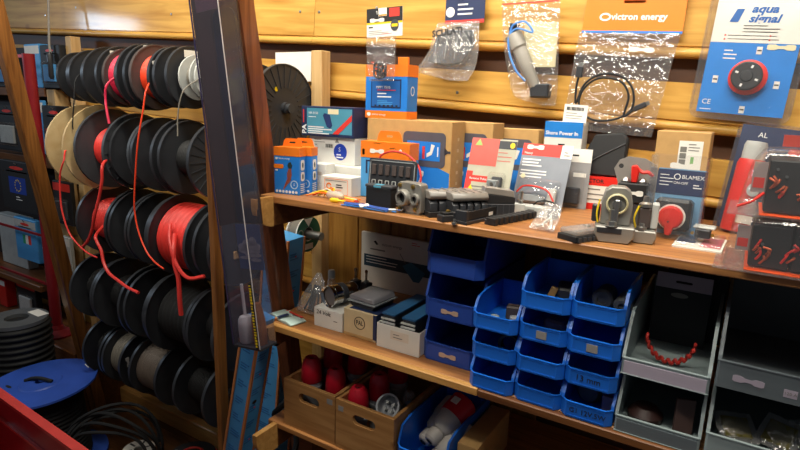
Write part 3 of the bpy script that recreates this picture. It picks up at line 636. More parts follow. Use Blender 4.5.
def cable_carton(label, x0, y0, rz):
    w, d_, h = 0.074, 0.031, 0.118
    t = carton('cable_carton', label, x0, y0, w, d_, h, BLUE, rz=rz); f = -d_ / 2; s = w / 2
    fr(t, f, -s, s, h * .82, h, ORANGE, 'orange_band'); sd(t, s, -d_ / 2, d_ / 2, h * .82, h, ORANGE, 'orange_band'); tp(t, h, -s, s, -d_ / 2, d_ / 2, ORANGE, 'orange_band')
    tab(t, 0.05, d_ / 2 - 0.002, h, 0.021, ORANGE)
    P('logo', B().prism(ell(0.0035, 0.003, 12, -s + 0.008, h * .76), f - 0.0008, f - 0.0001, 'xz'), WINK, t)
    text('victron energy', 0.0058, WINK, t, (-s + 0.013, f - 0.0003, h * .765), align='LEFT')
    P('orange_flash', B().prism(rrect(-s, -s + 0.028, h * .55, h * .64, 0.004), f - 0.0006, f - 0.0001, 'xz'), ORANGE, t)
    fr(t, f, -s + 0.003, -s + 0.011, h * .5, h * .52, WINK, 'print_lines')
    P('plug_picture', B().prism([(-0.004, .028), (0.002, .04), (0.001, .052), (0.006, .066), (0.014, .066), (0.015, .05), (0.012, .036), (0.002, .025), (-0.008, .012), (-0.01, .013)], f - 0.0006, f - 0.0001, 'xz'), mat('plug_brown', '8e4a3c', .5), t)
    P('plug_picture', B().prism([(0.006, .066), (0.014, .066), (0.017, .074), (0.012, .083), (0.006, .08), (0.003, .073)], f - 0.0006, f - 0.0001, 'xz'), mat('plug_dark', '25383c', .5), t)
    P('round_seal', holed(ell(0.011, 0.011, 20, 0.022, .026), ell(0.0085, 0.0085, 20, 0.022, .026), f - 0.0006, f - 0.0001), mat('seal_pale', 'a8c4e0', .5), t)
    text('5', 0.009, WINK, t, (0.022, f - 0.0003, .026))
    for k in range(7): P('icon', B().prism(ell(0.0036, 0.0036, 10, -0.029 + k * 0.0095, 0.007), f - 0.0006, f - 0.0001, 'xz'), WINK, t)
    for z0, z1 in ((.062, .088), (.035, .058)):
        P('window_print', B().prism(rrect(-0.008, 0.008, z0, z1, 0.005), s + 0.0001, s + 0.0006, 'yz'), PAPER, t)
        P('plug_picture', B().prism(ell(0.003, 0.007, 10, 0, (z0 + z1) / 2), s + 0.0007, s + 0.001, 'yz'), mat('plug_dark', '25383c', .5), t)
    b = B()
    for k in range(5): b.box(s + 0.0001, s + 0.0005, -0.01, 0.008, 0.006 + k * .005, 0.008 + k * .005)
    P('print_lines', b, WINK, t, smooth=False)
    return t
cable_carton('blue carton with orange top and plug picture at the left end of the shelf', -1.016, 1.036, R(10))
cable_carton('matching blue and orange carton tucked behind the front one', -1.008, 1.072, R(10))

# white cartons and the PAL carton
t = carton('white_carton', 'tall slim white carton right of the blue and orange cartons', -0.972, 1.123, 0.05, 0.042, 0.074, WHITE, rz=R(4))
fr(t, -0.021, -0.012, 0.012, 0.045, 0.054, mat('faint_print', 'c9b9a8', .6), 'faint_label'); lines(t, -0.021, -0.012, 0.012, 0.035, 0.01, 2, mat('faint_print', 'c9b9a8', .6))
t = carton('white_carton', 'low white carton with orange ring logo and framed label', -0.920, 1.105, 0.094, 0.055, 0.049, WHITE, rz=R(2)); f = -0.0275
P('label_frame', holed(rrect(-0.036, 0.036, 0.004, 0.043, 0.003), rrect(-0.035, 0.035, 0.005, 0.042, 0.0025), f - 0.0005, f - 0.0001), ORANGE, t)
P('ring_logo', holed(ell(0.0085, 0.0085, 18, -0.022, 0.024), ell(0.005, 0.005, 18, -0.022, 0.024), f - 0.0007, f - 0.0001), ORANGE, t)
fr(t, f - 0.0007, -0.0165, -0.0125, 0.0225, 0.0255, WHITE, 'ring_gap', 0.0003)
lines(t, f, -0.033, 0.033, 0.039, 0.01, 1, INKG, seed=2); lines(t, f, 0.0, 0.026, 0.03, 0.006, 2, INK, 0.0028, seed=3); lines(t, f, -0.01, 0.03, 0.016, 0.006, 2, ORANGE, 0.0012, seed=4)
t = carton('white_carton', 'wide white carton under the carton with the round blue sticker', -0.99, 1.176, 0.152, 0.14, 0.067, WHITE)
P('recycling_mark', B().prism([(0.034, 0.038), (0.044, 0.038), (0.039, 0.047)], -0.0708, -0.0701, 'xz'), INKG, t)
t = carton('white_carton', 'large white carton with round blue sticker under the navy carton', -1.037, 1.195, 0.156, 0.12, 0.072, WHITE, z=S1 + 0.0675); f = -0.06
P('round_sticker', B().prism(ell(0.022, 0.022, 26, 0.03, 0.034), f - 0.0007, f - 0.0001, 'xz'), mat('sticker_blue', '1f3ca6', .4), t)
text('S', 0.016, WINK, t, (0.028, f - 0.0009, 0.04)); lines(t, f - 0.0007, 0.018, 0.042, 0.028, 0.007, 2, WINK, 0.003)
lines(t, f, -0.06, -0.02, 0.065, 0.007, 2, INKG); lines(t, f, -0.058, -0.045, 0.05, 0.009, 3, INKG)
b = B(); rr = random.Random(9)
for k in range(12): b.box(-0.02 + k * .0022, -0.02 + k * .0022 + rr.uniform(.0007, .0016), f - 0.0005, f - 0.0001, 0.043, 0.053)
for i in range(6):
    for j in range(6):
        if rr.random() < 0.0: pass
P('barcode', b, INK, t, smooth=False)
P('recycling_mark', B().prism([(0.012, 0.058), (0.026, 0.058), (0.019, 0.07)], f - 0.0006, f - 0.0001, 'xz'), INKG, t)
t = carton('handset_carton', 'navy and teal carton with PA lettering and handset picture on the white stack', -1.056, 1.185, 0.176, 0.07, 0.079, NAVY, z=S1 + 0.1400); f = -0.035
fr(t, f, -0.068, 0.084, 0.008, 0.074, TEAL, 'teal_panel'); fr(t, f, -0.082, -0.0785, 0.035, 0.07, REDP, 'red_bar')
text('PA', 0.021, WINK, t, (-0.0775, f - 0.0003, 0.017), (R(90), R(-90), 0), bold=0.0006)
text('HR 0150', 0.009, WINK, t, (-0.045, f - 0.0008, 0.061)); lines(t, f - 0.0004, -0.062, -0.02, 0.052, 0.005, 1, WINK)
lines(t, f - 0.0004, -0.064, 0.02, 0.026, 0.0055, 4, WINK, 0.003, seed=8)
P('handset_picture', B().prism([(-0.012, 0.056), (-0.006, 0.062), (0.012, 0.058), (0.02, 0.03), (0.012, 0.022), (0.002, 0.026)], f - 0.0012, f - 0.0005, 'xz'), mat('handset_navy', '26386a', .5), t)
fr(t, f - 0.0004, 0.005, 0.04, 0.06, 0.073, CREAM, 'price_sticker'); 
P('red_ribbon', B().prism([(0.02, 0.008), (0.04, 0.008), (0.084, 0.045), (0.084, 0.06)], f - 0.001, f - 0.0005, 'xz'), REDP, t)

# open blue and orange carton, big kraft cartons with charger print, solar carton on top
t = carton('controller_carton', 'light blue carton with orange top and hang tab behind the switch panel', -0.829, 1.15, 0.142, 0.045, 0.14, LBLUE); f = -0.0225
fr(t, f, -0.071, 0.071, 0.1, 0.14, ORANGE, 'orange_band'); sd(t, 0.071, -0.0225, 0.0225, 0.1, 0.14, ORANGE, 'orange_band'); tp(t, 0.14, -0.071, 0.071, -0.0225, 0.0225, ORANGE, 'orange_band')
tab(t, 0.066, 0.0, 0.1404, 0.026, ORANGE)
dogbone(t, (-0.022, f - 0.0005, 0.117), FRONT, 0.042)
fr(t, f, -0.066, -0.059, 0.106, 0.12, LGREY, 'stamp'); P('logo', B().prism(ell(0.004, 0.004, 12, 0.046, 0.122), f - 0.0008, f - 0.0002, 'xz'), WINK, t)
lines(t, f, -0.03, 0.0, 0.1375, 0.006, 1, WINK); lines(t, f, 0.015, 0.04, 0.127, 0.006, 1, WINK); fr(t, f, -0.055, 0.01, 0.09, 0.094, NAVY, 'window_edge'); fr(t, f, -0.055, -0.05, 0.06, 0.09, NAVY, 'window_edge')
P('round_seal', holed(ell(0.009, 0.009, 18, 0.055, 0.075), ell(0.007, 0.007, 18, 0.055, 0.075), f - 0.0006, f - 0.0001), WINK, t)
def charger_carton(label, x0, y0, w, d_, h, full=True):
    t = carton('charger_carton', label, x0, y0, w, d_, h, CARD); f = -d_ / 2; s = w / 2
    P('blue_print', B().prism([(-s, h * .62), (-s, 0.002), (s - 0.002, 0.002), (s - 0.002, h * .36), (s * .5, h * .47)], f - 0.0005, f - 0.0001, 'xz'), BLUE, t)
    P('charger_picture', B().prism(rrect(-s * .1, s * .88, h * .42, h * .86, 0.012), f - 0.0009, f - 0.0006, 'xz'), mat('charger_grey', '55525a', .5), t)
    P('charger_picture', B().prism([(s * .86, h * .58), (s * .93, h * .61), (s * .99, h * .61), (s * .99, h * .64), (s * .93, h * .64), (s * .86, h * .68)], f - 0.0009, f - 0.0006, 'xz'), mat('charger_dark', '3a3a42', .5), t)
    fr(t, f - 0.0009, 0.0, s * .76, h * .5, h * .74, BLUE, 'charger_label', 0.0003); fr(t, f - 0.0012, s * .36, s * .42, h * .52, h * .68, REDP, 'red_bar', 0.0002)
    P('white_mark', B().prism([(s * .46, h * .54), (s * .58, h * .58), (s * .64, h * .7), (s * .56, h * .71), (s * .54, h * .62), (s * .46, h * .59)], f - 0.0015, f - 0.0012, 'xz'), PAPER, t)
    b = B()
    for k, x in enumerate((.08, .16, .24, .70)): b.box(s * x, s * x + 0.003, f - 0.0015, f - 0.0012, h * (.53 + .01 * k), h * .68)
    P('print_lines', b, WINK, t, smooth=False)
    dogbone(t, (s * .35, f - 0.0009, h * .27), (R(90), R(-82), 0), 0.036)
    b = B()
    for k in range(5): b.box(s + 0.0001, s + 0.0005, -0.005, 0.005, h * (.2 + .14 * k), h * (.24 + .14 * k))
    P('side_marks', b, mat('kraft_pale', 'd2b384', .7), t, smooth=False)
    return t
charger_carton('large kraft carton with blue charger print nearest the switch panel', -0.861, 1.222, 0.248, 0.072, 0.194)
charger_carton('second kraft charger carton behind the red blister card', -0.79, 1.300, 0.25, 0.07, 0.193)
charger_carton('third kraft charger carton deepest on the shelf', -0.70, 1.375, 0.25, 0.042, 0.180)
t = carton('solar_carton', 'orange and blue carton with charge controller window on top of the kraft carton', -0.879, 1.236, 0.128, 0.052, 0.134, BLUE, z=S1 + 0.1945); f = -0.026; s = 0.064; h = .134
for z0, z1 in ((0, .019), (.105, .134)): fr(t, f, -s, s, z0, z1, ORANGE, 'orange_band'); sd(t, s, -.026, .026, z0, z1, ORANGE, 'orange_band')
tp(t, h, -s, s, -.026, .026, ORANGE, 'orange_band'); P('hang_flap', bx(.02, .05, -.004, .004, h + .0005, h + .02), ORANGE, t, bevel=.001)
fr(t, f, -0.046, 0.046, 0.026, 0.098, NAVY, 'window_print'); fr(t, f - .0004, -0.043, 0.043, 0.030, 0.094, mat('controller_blue', '2160a8', .45), 'controller_picture')
text('MPPT 75|15', 0.009, WINK, t, (-.008, f - .0011, .078)); fr(t, f - .0008, -.026, .03, .07, .072, REDP, 'red_line'); lines(t, f - .0008, -.026, .02, .064, .008, 2, WINK, .003); lines(t, f - .0008, -.026, .025, .045, .004, 3, LBLUE, .002)
b = B()
for k in range(6): b.box(-.034 + k * .013, -.028 + k * .013, f - .0012, f - .0008, .0305, .034)
P('terminal_print', b, INK, t, smooth=False)
P('logo', B().prism(ell(.006, .005, 12, -.052, .0095), f - .0008, f - .0004, 'xz'), WINK, t); text('victron energy', .0075, WINK, t, (-.043, f - .0006, .0095), align='LEFT')
P('oval_print', holed(ell(.009, .012, 16, 0, .07), ell(.007, .0095, 16, 0, .07), s + .0002, s + .0006, 'yz'), WINK, t)

# ------------------------------------------------------------------ electrical parts along the upper shelf
t = thing('rocker_switch_unit', 'black switch panel with two rows of rocker openings and a red wire loop', 'switch panel', (-0.696, 1.082, S1 + 0.0002), (R(-5), 0, R(1)))
P('plate', B().prism(rrect(-0.064, 0.064, 0, 0.108, 0.006), 0, 0.006, 'xz'), BLACK, t, bevel=.001)
P('frame_line', holed(rrect(-0.061, 0.061, 0.004, 0.104, 0.008), rrect(-0.0585, 0.0585, 0.0065, 0.1015, 0.006), -0.0006, -0.0001), GREY, t)
for i in range(6):
    P('rocker_switch', bx(-0.0055, 0.0055, -0.004, -0.0001, -0.012, 0.012), BROWNP, t, bevel=.001, loc=(-0.048 + i * 0.0185, 0, 0.082))
    P('label_slot', holed(rrect(-0.0055, 0.0055, -0.014, 0.014, 0.001, 1), rrect(-0.0038, 0.0038, -0.0122, 0.0122, 0.001, 1), -0.0008, -0.0001), LGREY, t, loc=(-0.048 + i * 0.0185, 0, 0.044))
P('wire_loop', B().tube(smoothpath([(-0.052, 0.012, 0.09), (-0.04, 0.014, 0.115), (-0.01, 0.014, 0.126), (0.03, 0.012, 0.121), (0.062, 0.008, 0.10), (0.075, 0.004, 0.075), (0.074, 0.002, 0.05)]), 0.0024, 8), REDC, t)
for x in (-.058, .058):
    for z in (.006, .102): P('screw_head', B().cyl(0.0022, -0.0018, -0.0003, 8, 'y'), STEEL, t, loc=(x, 0, z))
t = thing('relay_box', 'black relay box with grey lid and small cyan label below the switch panel', 'relay', (-0.696, 1.046, S1 + 0.0002), 0)
P('body', bx(-.034, .034, -.012, .012, 0, .047), BLACKM, t, bevel=.0015); P('lid', bx(-.036, .036, -.013, .013, .0472, .054), DGREY, t, bevel=.0015); tp(t, .0541, -.012, .008, -.011, .004, CYAN, 'label')
fr(t, -.013, -.012, .008, .0485, .0525, CYAN, 'label')
dogbone(thing('loose_price_tag', 'single white price tag lying in front of the black relay box', 'price tag', (-.715, 1.008, S1 + .008)), (0, 0, .0012), (R(35), 0, R(60)), .024)
# cast grey pump housing
t = thing('pump_housing', 'cast grey metal housing with two round ports beside the switch panel', 'pump', (-0.612, 1.045, S1 + 0.0002), R(-12))
P('body', B().prism(rrect(-.034, .034, .002, .068, .008), -.012, .012, 'xz'), CASTM, t, bevel=.002)
P('port', B().lathe([(.019, -.013), (.019, -.02), (.016, -.026), (.0115, -.026), (.0115, -.016), (.002, -.0155)], 22, 'y'), CASTM, t, loc=(-.012, 0, .034))
P('port', B().lathe([(.013, -.013), (.012, -.02), (.0075, -.02), (.0075, -.014), (.001, -.0135)], 18, 'y'), CASTM, t, loc=(.02, 0, .034))
P('port_bore', B().cyl(.0108, -.0165, -.0158, 18, 'y'), BLACKM, t, loc=(-.012, 0, .034)); P('port_bore', B().cyl(.007, -.0145, -.0137, 16, 'y'), BLACKM, t, loc=(.02, 0, .034))
for x, z in ((-.027, .06), (.012, .06), (-.026, .009), (.02, .012)): P('screw', B().lathe([(.0045, -.0125), (.0045, -.016), (.002, -.017)], 10, 'y'), BRASS, t, loc=(x, 0, z))
P('foot', bx(-.03, .03, -.012, .012, 0, .0018), CASTM, t)
t = thing('round_socket', 'round black socket behind the cast grey housing', 'socket', (-0.545, 1.135, S1 + 0.0002), R(-15))
P('body', bx(-.028, .028, -.012, .015, 0, .05), BLACK, t, bevel=.003); P('ring', B().ring(.012, .02, -.018, -.0125, 22, 'y'), BLACK, t, loc=(0, 0, .028)); P('clip', bx(.02, .028, -.02, -.0125, .02, .052), LGREY, t, bevel=.001)
o = P('cable_lug', B().lathe([(.0035, 0), (.0045, .004), (.0045, .016), (.003, .018), (.003, .03)], 12, 'x'), STEEL, None, loc=(-.655, 1.016, S1 + .0048), rot=(0, 0, R(35))); tag(o, 'small metal cable lug lying at the shelf edge', 'cable lug')
# bundles of wire
def bundle(name, label, cat, paths, cols, r=.0016):
    t = thing(name, label, cat, paths[0][0])
    for p, c_ in zip(paths, cols): P('wire', B().tube([v - t.location for v in smoothpath(p, 4)], r, 6), c_, t)
    return t
rr = random.Random(21); pts = []; cs = []
for k in range(9):
    y = 1.012 + k * .0022; z = S1 + .0025 + .0016 * (k % 3)
    pts.append([(-.765 + rr.uniform(-.02, .01), y - .006 + rr.uniform(0, .004), z), (-.725, y - .006 + rr.uniform(-.004, .004), z + .002), (-.69, y - .006 + rr.uniform(-.003, .003), z + .001), (-.65 + rr.uniform(-.01, .02), y - .006 + rr.uniform(-.003, .004), z)]); cs.append([BLUE, NAVY, mat('wire_blue', '3a5fb5', .5)][k % 3])
bundle('wire_bundle', 'bundle of thin blue wires at the front edge of the upper shelf', 'wires', pts, cs)
YK = [mat('wire_orange', 'f07818', .45), YEL, mat('wire_red', 'd8402a', .45), mat('wire_clear', 'c9c6b4', .4), mat('wire_lime', 'd6d820', .45)]
pts = []; cs = []
for k in range(7):
    y = 1.055 + k * .004; z = S1 + .003 + .003 * (k % 2)
    pts.append([(-.925 + k * .006, y, z), (-.895 + .005 * k, y + .01, z + .008 + .002 * k), (-.86, y + rr.uniform(0, .012), z + .01 - .001 * k), (-.82, y + rr.uniform(-.004, .006), z + .003), (-.775 + rr.uniform(-.02, .01), y + .004, z)]); cs.append(YK[k % 5])
bundle('wire_bundle', 'orange and yellow wires in front of the white cartons', 'wires', pts, cs, .0021)
o = P('clear_connector', B().lathe([(.004, 0), (.009, .006), (.011, .03), (.009, .05), (.004, .056)], 14, 'x'), clear('milky_plastic', opac=.5, haze=(.75, .74, .68)), None, loc=(-.865, 1.062, S1 + .0113), rot=(0, 0, R(-8))); tag(o, 'milky clear connector among the orange and yellow wires', 'connector')
o = P('crimp_terminal', B().lathe([(.003, 0), (.0055, .004), (.0055, .02), (.003, .024), (.003, .04)], 12, 'x'), YEL, None, loc=(-.83, 1.03, S1 + .0058), rot=(0, 0, R(8))); tag(o, 'yellow crimp terminal at the shelf edge beside the blue wires', 'terminal')

# fuse holders with smoky lids
def fuse_holder(label, x, y, rz, L=.12, z=S1):
    t = thing('fuse_holder', label, 'fuse holder', (x, y, z + .0002), rz)
    P('base', bx(0, L, -.024, .024, 0, .012), BLACKM, t, bevel=.001)
    n = 5
    for k in range(n):
        P('fuse_bay', B().prism([(-.022, .012), (.022, .012), (.022, .03), (.012, .038), (-.012, .038), (-.022, .03)], k * L / n + .002, (k + 1) * L / n - .002, 'yz'), BLACK, t, bevel=.001)
    P('lid', B().prism([(-.02, .0385), (.02, .0385), (.024, .046), (.016, .056), (-.016, .056), (-.024, .046)], .001, L - .001, 'yz'), TRANSG, t, bevel=.0015)
    for k in range(n - 1): P('lid_rib', bx((k + 1) * L / n - .001, (k + 1) * L / n + .001, -.017, .017, .0562, .0575), TRANSG, t)
    return t
fuse_holder('black fuse holder with smoky ribbed lid, left of the two', -.575, 1.036, R(52), .11)
fuse_holder('black fuse holder with smoky ribbed lid right beside its twin', -.525, 1.045, R(52), .085)
t = thing('fuse_holder', 'tilted black fuse holder with grey lid behind the ribbed strip', 'fuse holder', (-.452, 1.135, S1 + .0002), (0, 0, R(38)))
P('base', bx(-.035, .035, -.018, .018, 0, .03), BLACK, t, bevel=.001); P('body', B().prism([(-.035, .0305), (.035, .0305), (.035, .044), (-.035, .052)], -.017, .017, 'xz'), BLACKM, t, bevel=.001)
P('lid', B().prism([(-.033, .0525), (.033, .0445), (.031, .058), (-.031, .066)], -.016, .016, 'xz'), TRANSG, t, bevel=.001)
for k in range(5): P('rib', bx(-.03 + k * .013, -.028 + k * .013, -.0195, -.0182, .004, .028), DGREY, t)
# long busbar and comb strip
t = thing('busbar', 'long black busbar housing with a white sticker at the shelf edge', 'busbar', (-.478, 1.006, S1 + .0002), R(80))
P('base', bx(0, .17, -.017, .017, 0, .007), BLACK, t, bevel=.001)
P('cover', B().prism([(-.013, .0072), (.013, .0072), (.013, .018), (-.013, .026)], .012, .158, 'yz'), BLACKM, t, bevel=.001)
P('rail', bx(0, .17, .0132, .017, .0072, .022), BLACK, t, bevel=.001); P('end_cap', bx(0, .011, -.016, .012, .0072, .028), BLACK, t, bevel=.001)
P('sticker', bx(.085, .1, -.0145, -.0138, .009, .0165), PAPER, t)
P('stud', B().lathe([(.006, 0), (.006, .004), (.003, .0045), (.003, .011)], 6, 'z'), STEEL, t, loc=(-.009, .006, 0))
t = thing('terminal_block', 'small black terminal block with brass screw left of the long busbar', 'terminal block', (-.512, 1.021, S1 + .0002), R(60))
P('body', bx(-.02, .03, -.012, .012, 0, .014), BLACK, t, bevel=.0015); P('cap', bx(-.014, .024, -.009, .009, .0142, .019), BLACKM, t, bevel=.001); P('screw', B().lathe([(.005, .0192), (.005, .0225), (.002, .0235)], 10), BRASS, t)
t = thing('comb_strip', 'ribbed black terminal strip with ten teeth at the shelf edge', 'terminal strip', (-.428, 1.038, S1 + .0002), R(74))
P('spine', bx(0, .165, -.004, .012, 0, .010), BLACK, t, bevel=.001)
for k in range(10): P('tooth', bx(k * .0165, k * .0165 + .0115, -.016, .008, .0003, .0155), BLACKM, t, bevel=.0012)
t = thing('grey_connector', 'slim grey upright connector between the fuse holder and the red card', 'connector', (-.49, 1.195, S1 + .0002), 0)
P('body', bx(-.012, .012, -.006, .006, 0, .07), GREY, t, bevel=.001); P('screw', B().cyl(.004, -.0085, -.0062, 10, 'y'), mat('cop', '9a4a3a', .4), t, loc=(0, 0, .045)); P('screw', B().cyl(.004, -.0085, -.0062, 10, 'y'), STEEL, t, loc=(0, 0, .062))
t = thing('stud_base', 'pale block with two steel studs in front of the red blister card', 'busbar', (-.435, 1.205, S1 + .0002), R(5))
P('block', bx(-.035, .03, -.008, .008, 0, .022), LGREY, t, bevel=.001)
for x in (-.015, .012): P('stud', B().lathe([(.006, .0222), (.006, .03), (.0035, .031), (.0035, .05)], 10), STEEL, t, loc=(x, 0, 0))
t = thing('junction_box', 'small pale box with black end and thin black cable under the grey card', 'junction box', (-.37, 1.19, S1 + .0002), R(-8))
P('body', bx(-.034, .02, -.014, .014, 0, .024), LGREY, t, bevel=.002); P('end', bx(.0205, .034, -.013, .013, 0, .023), BLACK, t, bevel=.002)
P('cable', B().tube(smoothpath([(-.02, .0, .025), (-.01, .004, .034), (.015, .006, .036), (.035, .004, .028), (.043, .002, .01)]), .0018, 6), CABLEK, t)
fr(t, -.014, -.026, -.01, .013, .017, INKG, 'print_lines')

# ------------------------------------------------------------------ blister cards leaning at the back
def card(name, label, x0, x1, y0, z0, h, lean, m, rz=0.0, d_=.004):
    t = thing(name, label, 'blister card', ((x0 + x1) / 2, y0, z0 + .0004), (R(-lean), 0, rz)); w = x1 - x0
    P('card', holed([(-w / 2, 0), (w / 2, 0), (w / 2, h), (-w / 2, h)], rrect(-.011, .011, h - .013, h - .008, .0015, 2), 0, .0015, 'xz'), m, t, smooth=False)
    return t, w
t, w = card('blister_card', 'red and silver blister card with hang slot leaning on the kraft cartons', -.574, -.46, 1.21, S1, .166, 17, mat('silver_card', 'b8b6a4', .22, var=.2, scale=12))
fr(t, 0, -w / 2, w * .12, .1, .166, mat('card_pink', 'd06258', .35), 'red_panel'); fr(t, 0, w * .12, w / 2, .143, .162, DGREY, 'dark_panel'); P('yellow_mark', B().prism(ell(.006, .007, 12, .047, .152), -.0008, -.0005, 'xz'), YEL, t)
fr(t, 0, -w / 2, -w / 2 + .016, .0, .085, REDP, 'red_strip'); fr(t, 0, -w / 2 + .008, -.002, .06, .075, REDP, 'red_band'); text('Reverse Pulse', .008, WINK, t, (-w / 2 + .032, -.0006, .0675))
P('green_mark', B().prism([(-.047, .148), (-.028, .148), (-.037, .164)], -.0009, -.0005, 'xz'), mat('pale_green', '9fc06a', .4), t); lines(t, 0, .015, .052, .135, .01, 3, mat('c_red', 'c46a60', .4), .002); lines(t, 0, -.045, .03, .05, .008, 4, INKG, .003)
P('triangle_mark', B().prism([(-.048, .04), (-.034, .04), (-.041, .052)], -.0009, -.0005, 'xz'), YEL, t)
P('blister', bx(.002, .046, -.016, -.0006, .02, .085), BLIST, t, bevel=.006); P('content', bx(.012, .038, -.011, -.0006, .028, .075), DGREY, t, bevel=.003)
t, w = card('blister_card', 'slate grey blister card with red header and clear tray of parts', -.477, -.353, 1.285, S1, .158, 20, mat('slate_card', '7e848e', .4), rz=R(-3))
fr(t, 0, -w / 2, w * .28, .128, .158, REDP, 'red_header'); fr(t, 0, w * .28, w / 2, .126, .158, PAPER, 'white_corner'); dogbone(t, (-.03, -.0008, .149), FRONT, .042)
text('Heavy', .0085, WINK, t, (-.045, -.0006, .134)); lines(t, 0, -.056, .012, .12, .0075, 3, WINK, .0032, seed=4); lines(t, 0, -.056, .015, .092, .0075, 3, WINK, .0028, seed=6); lines(t, 0, .042, .058, .142, .007, 2, INK, .003)
P('blister', bx(-.05, .054, -.022, -.0006, .006, .07), BLIST, t, bevel=.007); P('content', bx(-.044, .02, -.016, -.0008, .012, .03), GREY, t, bevel=.003); P('content', bx(.026, .046, -.014, -.0008, .012, .05), LGREY, t, bevel=.003)
P('red_wire', B().tube(smoothpath([(-.045, -.024, .03), (-.03, -.025, .046), (0, -.025, .048), (.03, -.025, .04), (.048, -.024, .018)]), .0022, 7), REDC, t); P('round_mark', B().prism(ell(.006, .006, 12, -.047, .076), -.0009, -.0005, 'xz'), CREAM, t)
t, w = card('blister_card', 'grey blister card with black part behind the slate grey card', -.392, -.315, 1.355, S1, .142, 6, mat('mid_grey_card', '8f8f90', .4))
fr(t, 0, -w / 2, -w / 2 + .016, .12, .142, REDP, 'red_header'); fr(t, 0, -w / 2 + .018, w / 2, .11, .142, PAPER, 'white_header'); lines(t, -.0004, -.01, .02, .128, .007, 1, INK, .004); P('blister', bx(-.02, .03, -.02, -.0006, .006, .09), BLIST, t, bevel=.006); P('content', bx(-.012, .022, -.014, -.0008, .01, .05), BLACK, t, bevel=.003); fr(t, -.0002, 0, .03, .075, .085, PAPER, 'paper_label')
t = carton('shore_power_carton', 'white carton with blue header reading Shore Power at the back of the shelf', -.437, 1.378, .092, .05, .203, WHITE); f = -.025
fr(t, f, -.046, .046, .165, .203, mat('header_blue', '1d78c8', .45), 'blue_header'); text('Shore Power In', .0125, WINK, t, (-.043, f - .0006, .175), align='LEFT', bold=.0003); P('inlet_picture', B().prism([(-.01, .142), (.006, .142), (.006, .15), (-.01, .15)], f - .0007, f - .0002, 'xz'), INK, t); lines(t, f, -.03, .03, .14, .02, 2, INKG, .0012)
t = carton('connector_carton', 'white carton with red stripes and the letters ECTOR on its top edge', -.332, 1.372, .088, .06, .078, WHITE); f = -.03
fr(t, f, -.044, .044, .058, .078, RED, 'red_band'); tp(t, .078, -.044, .044, -.03, .03, RED, 'red_band'); text('ECTOR', .013, INK, t, (-.016, f - .0006, .068), bold=.0003); fr(t, f, -.044, .044, .0, .015, RED, 'red_band'); lines(t, f, -.035, .02, .05, .012, 3, INKG, .003); fr(t, f, .018, .034, .036, .05, YEL, 'yellow_mark')
t = thing('black_holster', 'black moulded plastic holster leaning on the wall above the red striped carton', 'holster', (-.29, 1.385, S1 + .0796), (R(-6), 0, 0))
P('shell', B().prism([(-.05, .05), (-.03, .098), (.035, .105), (.046, .09), (.046, .02), (.03, .0), (-.035, 0), (-.05, .02)], 0, .025, 'xz'), BLACKM, t, bevel=.004); P('seam', B().tube([(-.045, -.0015, .025), (0, -.0015, .055), (.042, -.0015, .08)], .0012, 6), DGREY, t)

# ------------------------------------------------------------------ battery switches
t = thing('master_switch', 'grey metal battery switch with ring, bolt and sloping foot', 'battery switch', (-.192, 1.062, S1 + .0002), R(12))
P('foot', B().prism([(-.026, 0), (.026, 0), (.034, .014), (.034, .03), (-.034, .03), (-.034, .014)], -.022, .03, 'xz'), CASTM, t, bevel=.002)
P('housing', B().prism([(-.026, .0302), (.026, .0302), (.027, .07), (.022, .092), (.012, .1), (-.012, .1), (-.022, .092), (-.027, .07)], -.004, .032, 'xz'), CASTM, t, bevel=.002)
P('ring', B().lathe([(.0165, -.0045), (.019, -.0065), (.019, -.0105), (.0165, -.012), (.015, -.008), (.0165, -.0045)], 24, 'y', close=False), mat('cream_ring', 'cfc79a', .35), t, loc=(0, 0, .07))
P('spindle', B().cyl(.008, -.011, -.0042, 14, 'y'), STEEL, t, loc=(0, 0, .07)); P('lever', bx(-.004, .004, -.016, -.0112, .038, .078), STEEL, t, bevel=.001)
P('bolt', B().lathe([(.0095, .0302), (.0095, .039), (.0055, .0395), (.0055, .06)], 6), STEEL, t, loc=(-.006, -.013, 0)); P('washer', B().cyl(.013, .0301, .0312, 18), STEEL, t, loc=(-.006, -.013, 0))
P('strap', bx(-.03, .012, -.0235, -.0222, .018, .028), BLACK, t, bevel=.0005)
P('side_lever', bx(-.042, -.0275, .005, .017, .032, .064), BLACK, t, bevel=.002); P('yellow_wire', B().tube(smoothpath([(-.03, .0, .032), (-.033, -.002, .05), (-.03, .0, .075)]), .0018, 6), YEL, t)
t = thing('master_switch', 'smaller bare metal battery switch with bolt and yellow wire', 'battery switch', (-.146, 1.088, S1 + .0002), R(8))
P('foot', B().prism([(-.016, 0), (.018, 0), (.022, .012), (.022, .024), (-.02, .024), (-.02, .01)], -.018, .03, 'xz'), CASTM, t, bevel=.002)
P('body', bx(-.012, .01, -.002, .02, .0242, .064), BROWNP, t, bevel=.003); P('cap', B().lathe([(.012, .0642), (.012, .07), (.006, .074), (.005, .084)], 14), STEEL, t, loc=(-.001, .008, 0)); P('terminal', bx(.0105, .022, .0, .026, .026, .072), LGREY, t, bevel=.002)
P('bolt', B().lathe([(.009, .0242), (.009, .03), (.005, .031), (.005, .036)], 6), STEEL, t, loc=(-.004, -.01, 0)); P('yellow_wire', B().tube(smoothpath([(-.014, .0, .026), (-.018, -.004, .045), (-.012, .0, .066)]), .0018, 6), YEL, t)
t = thing('isolator_switch', 'black isolator switch with red key on a rounded grey mounting plate', 'battery switch', (-.188, 1.215, S1 + .0002), R(4))
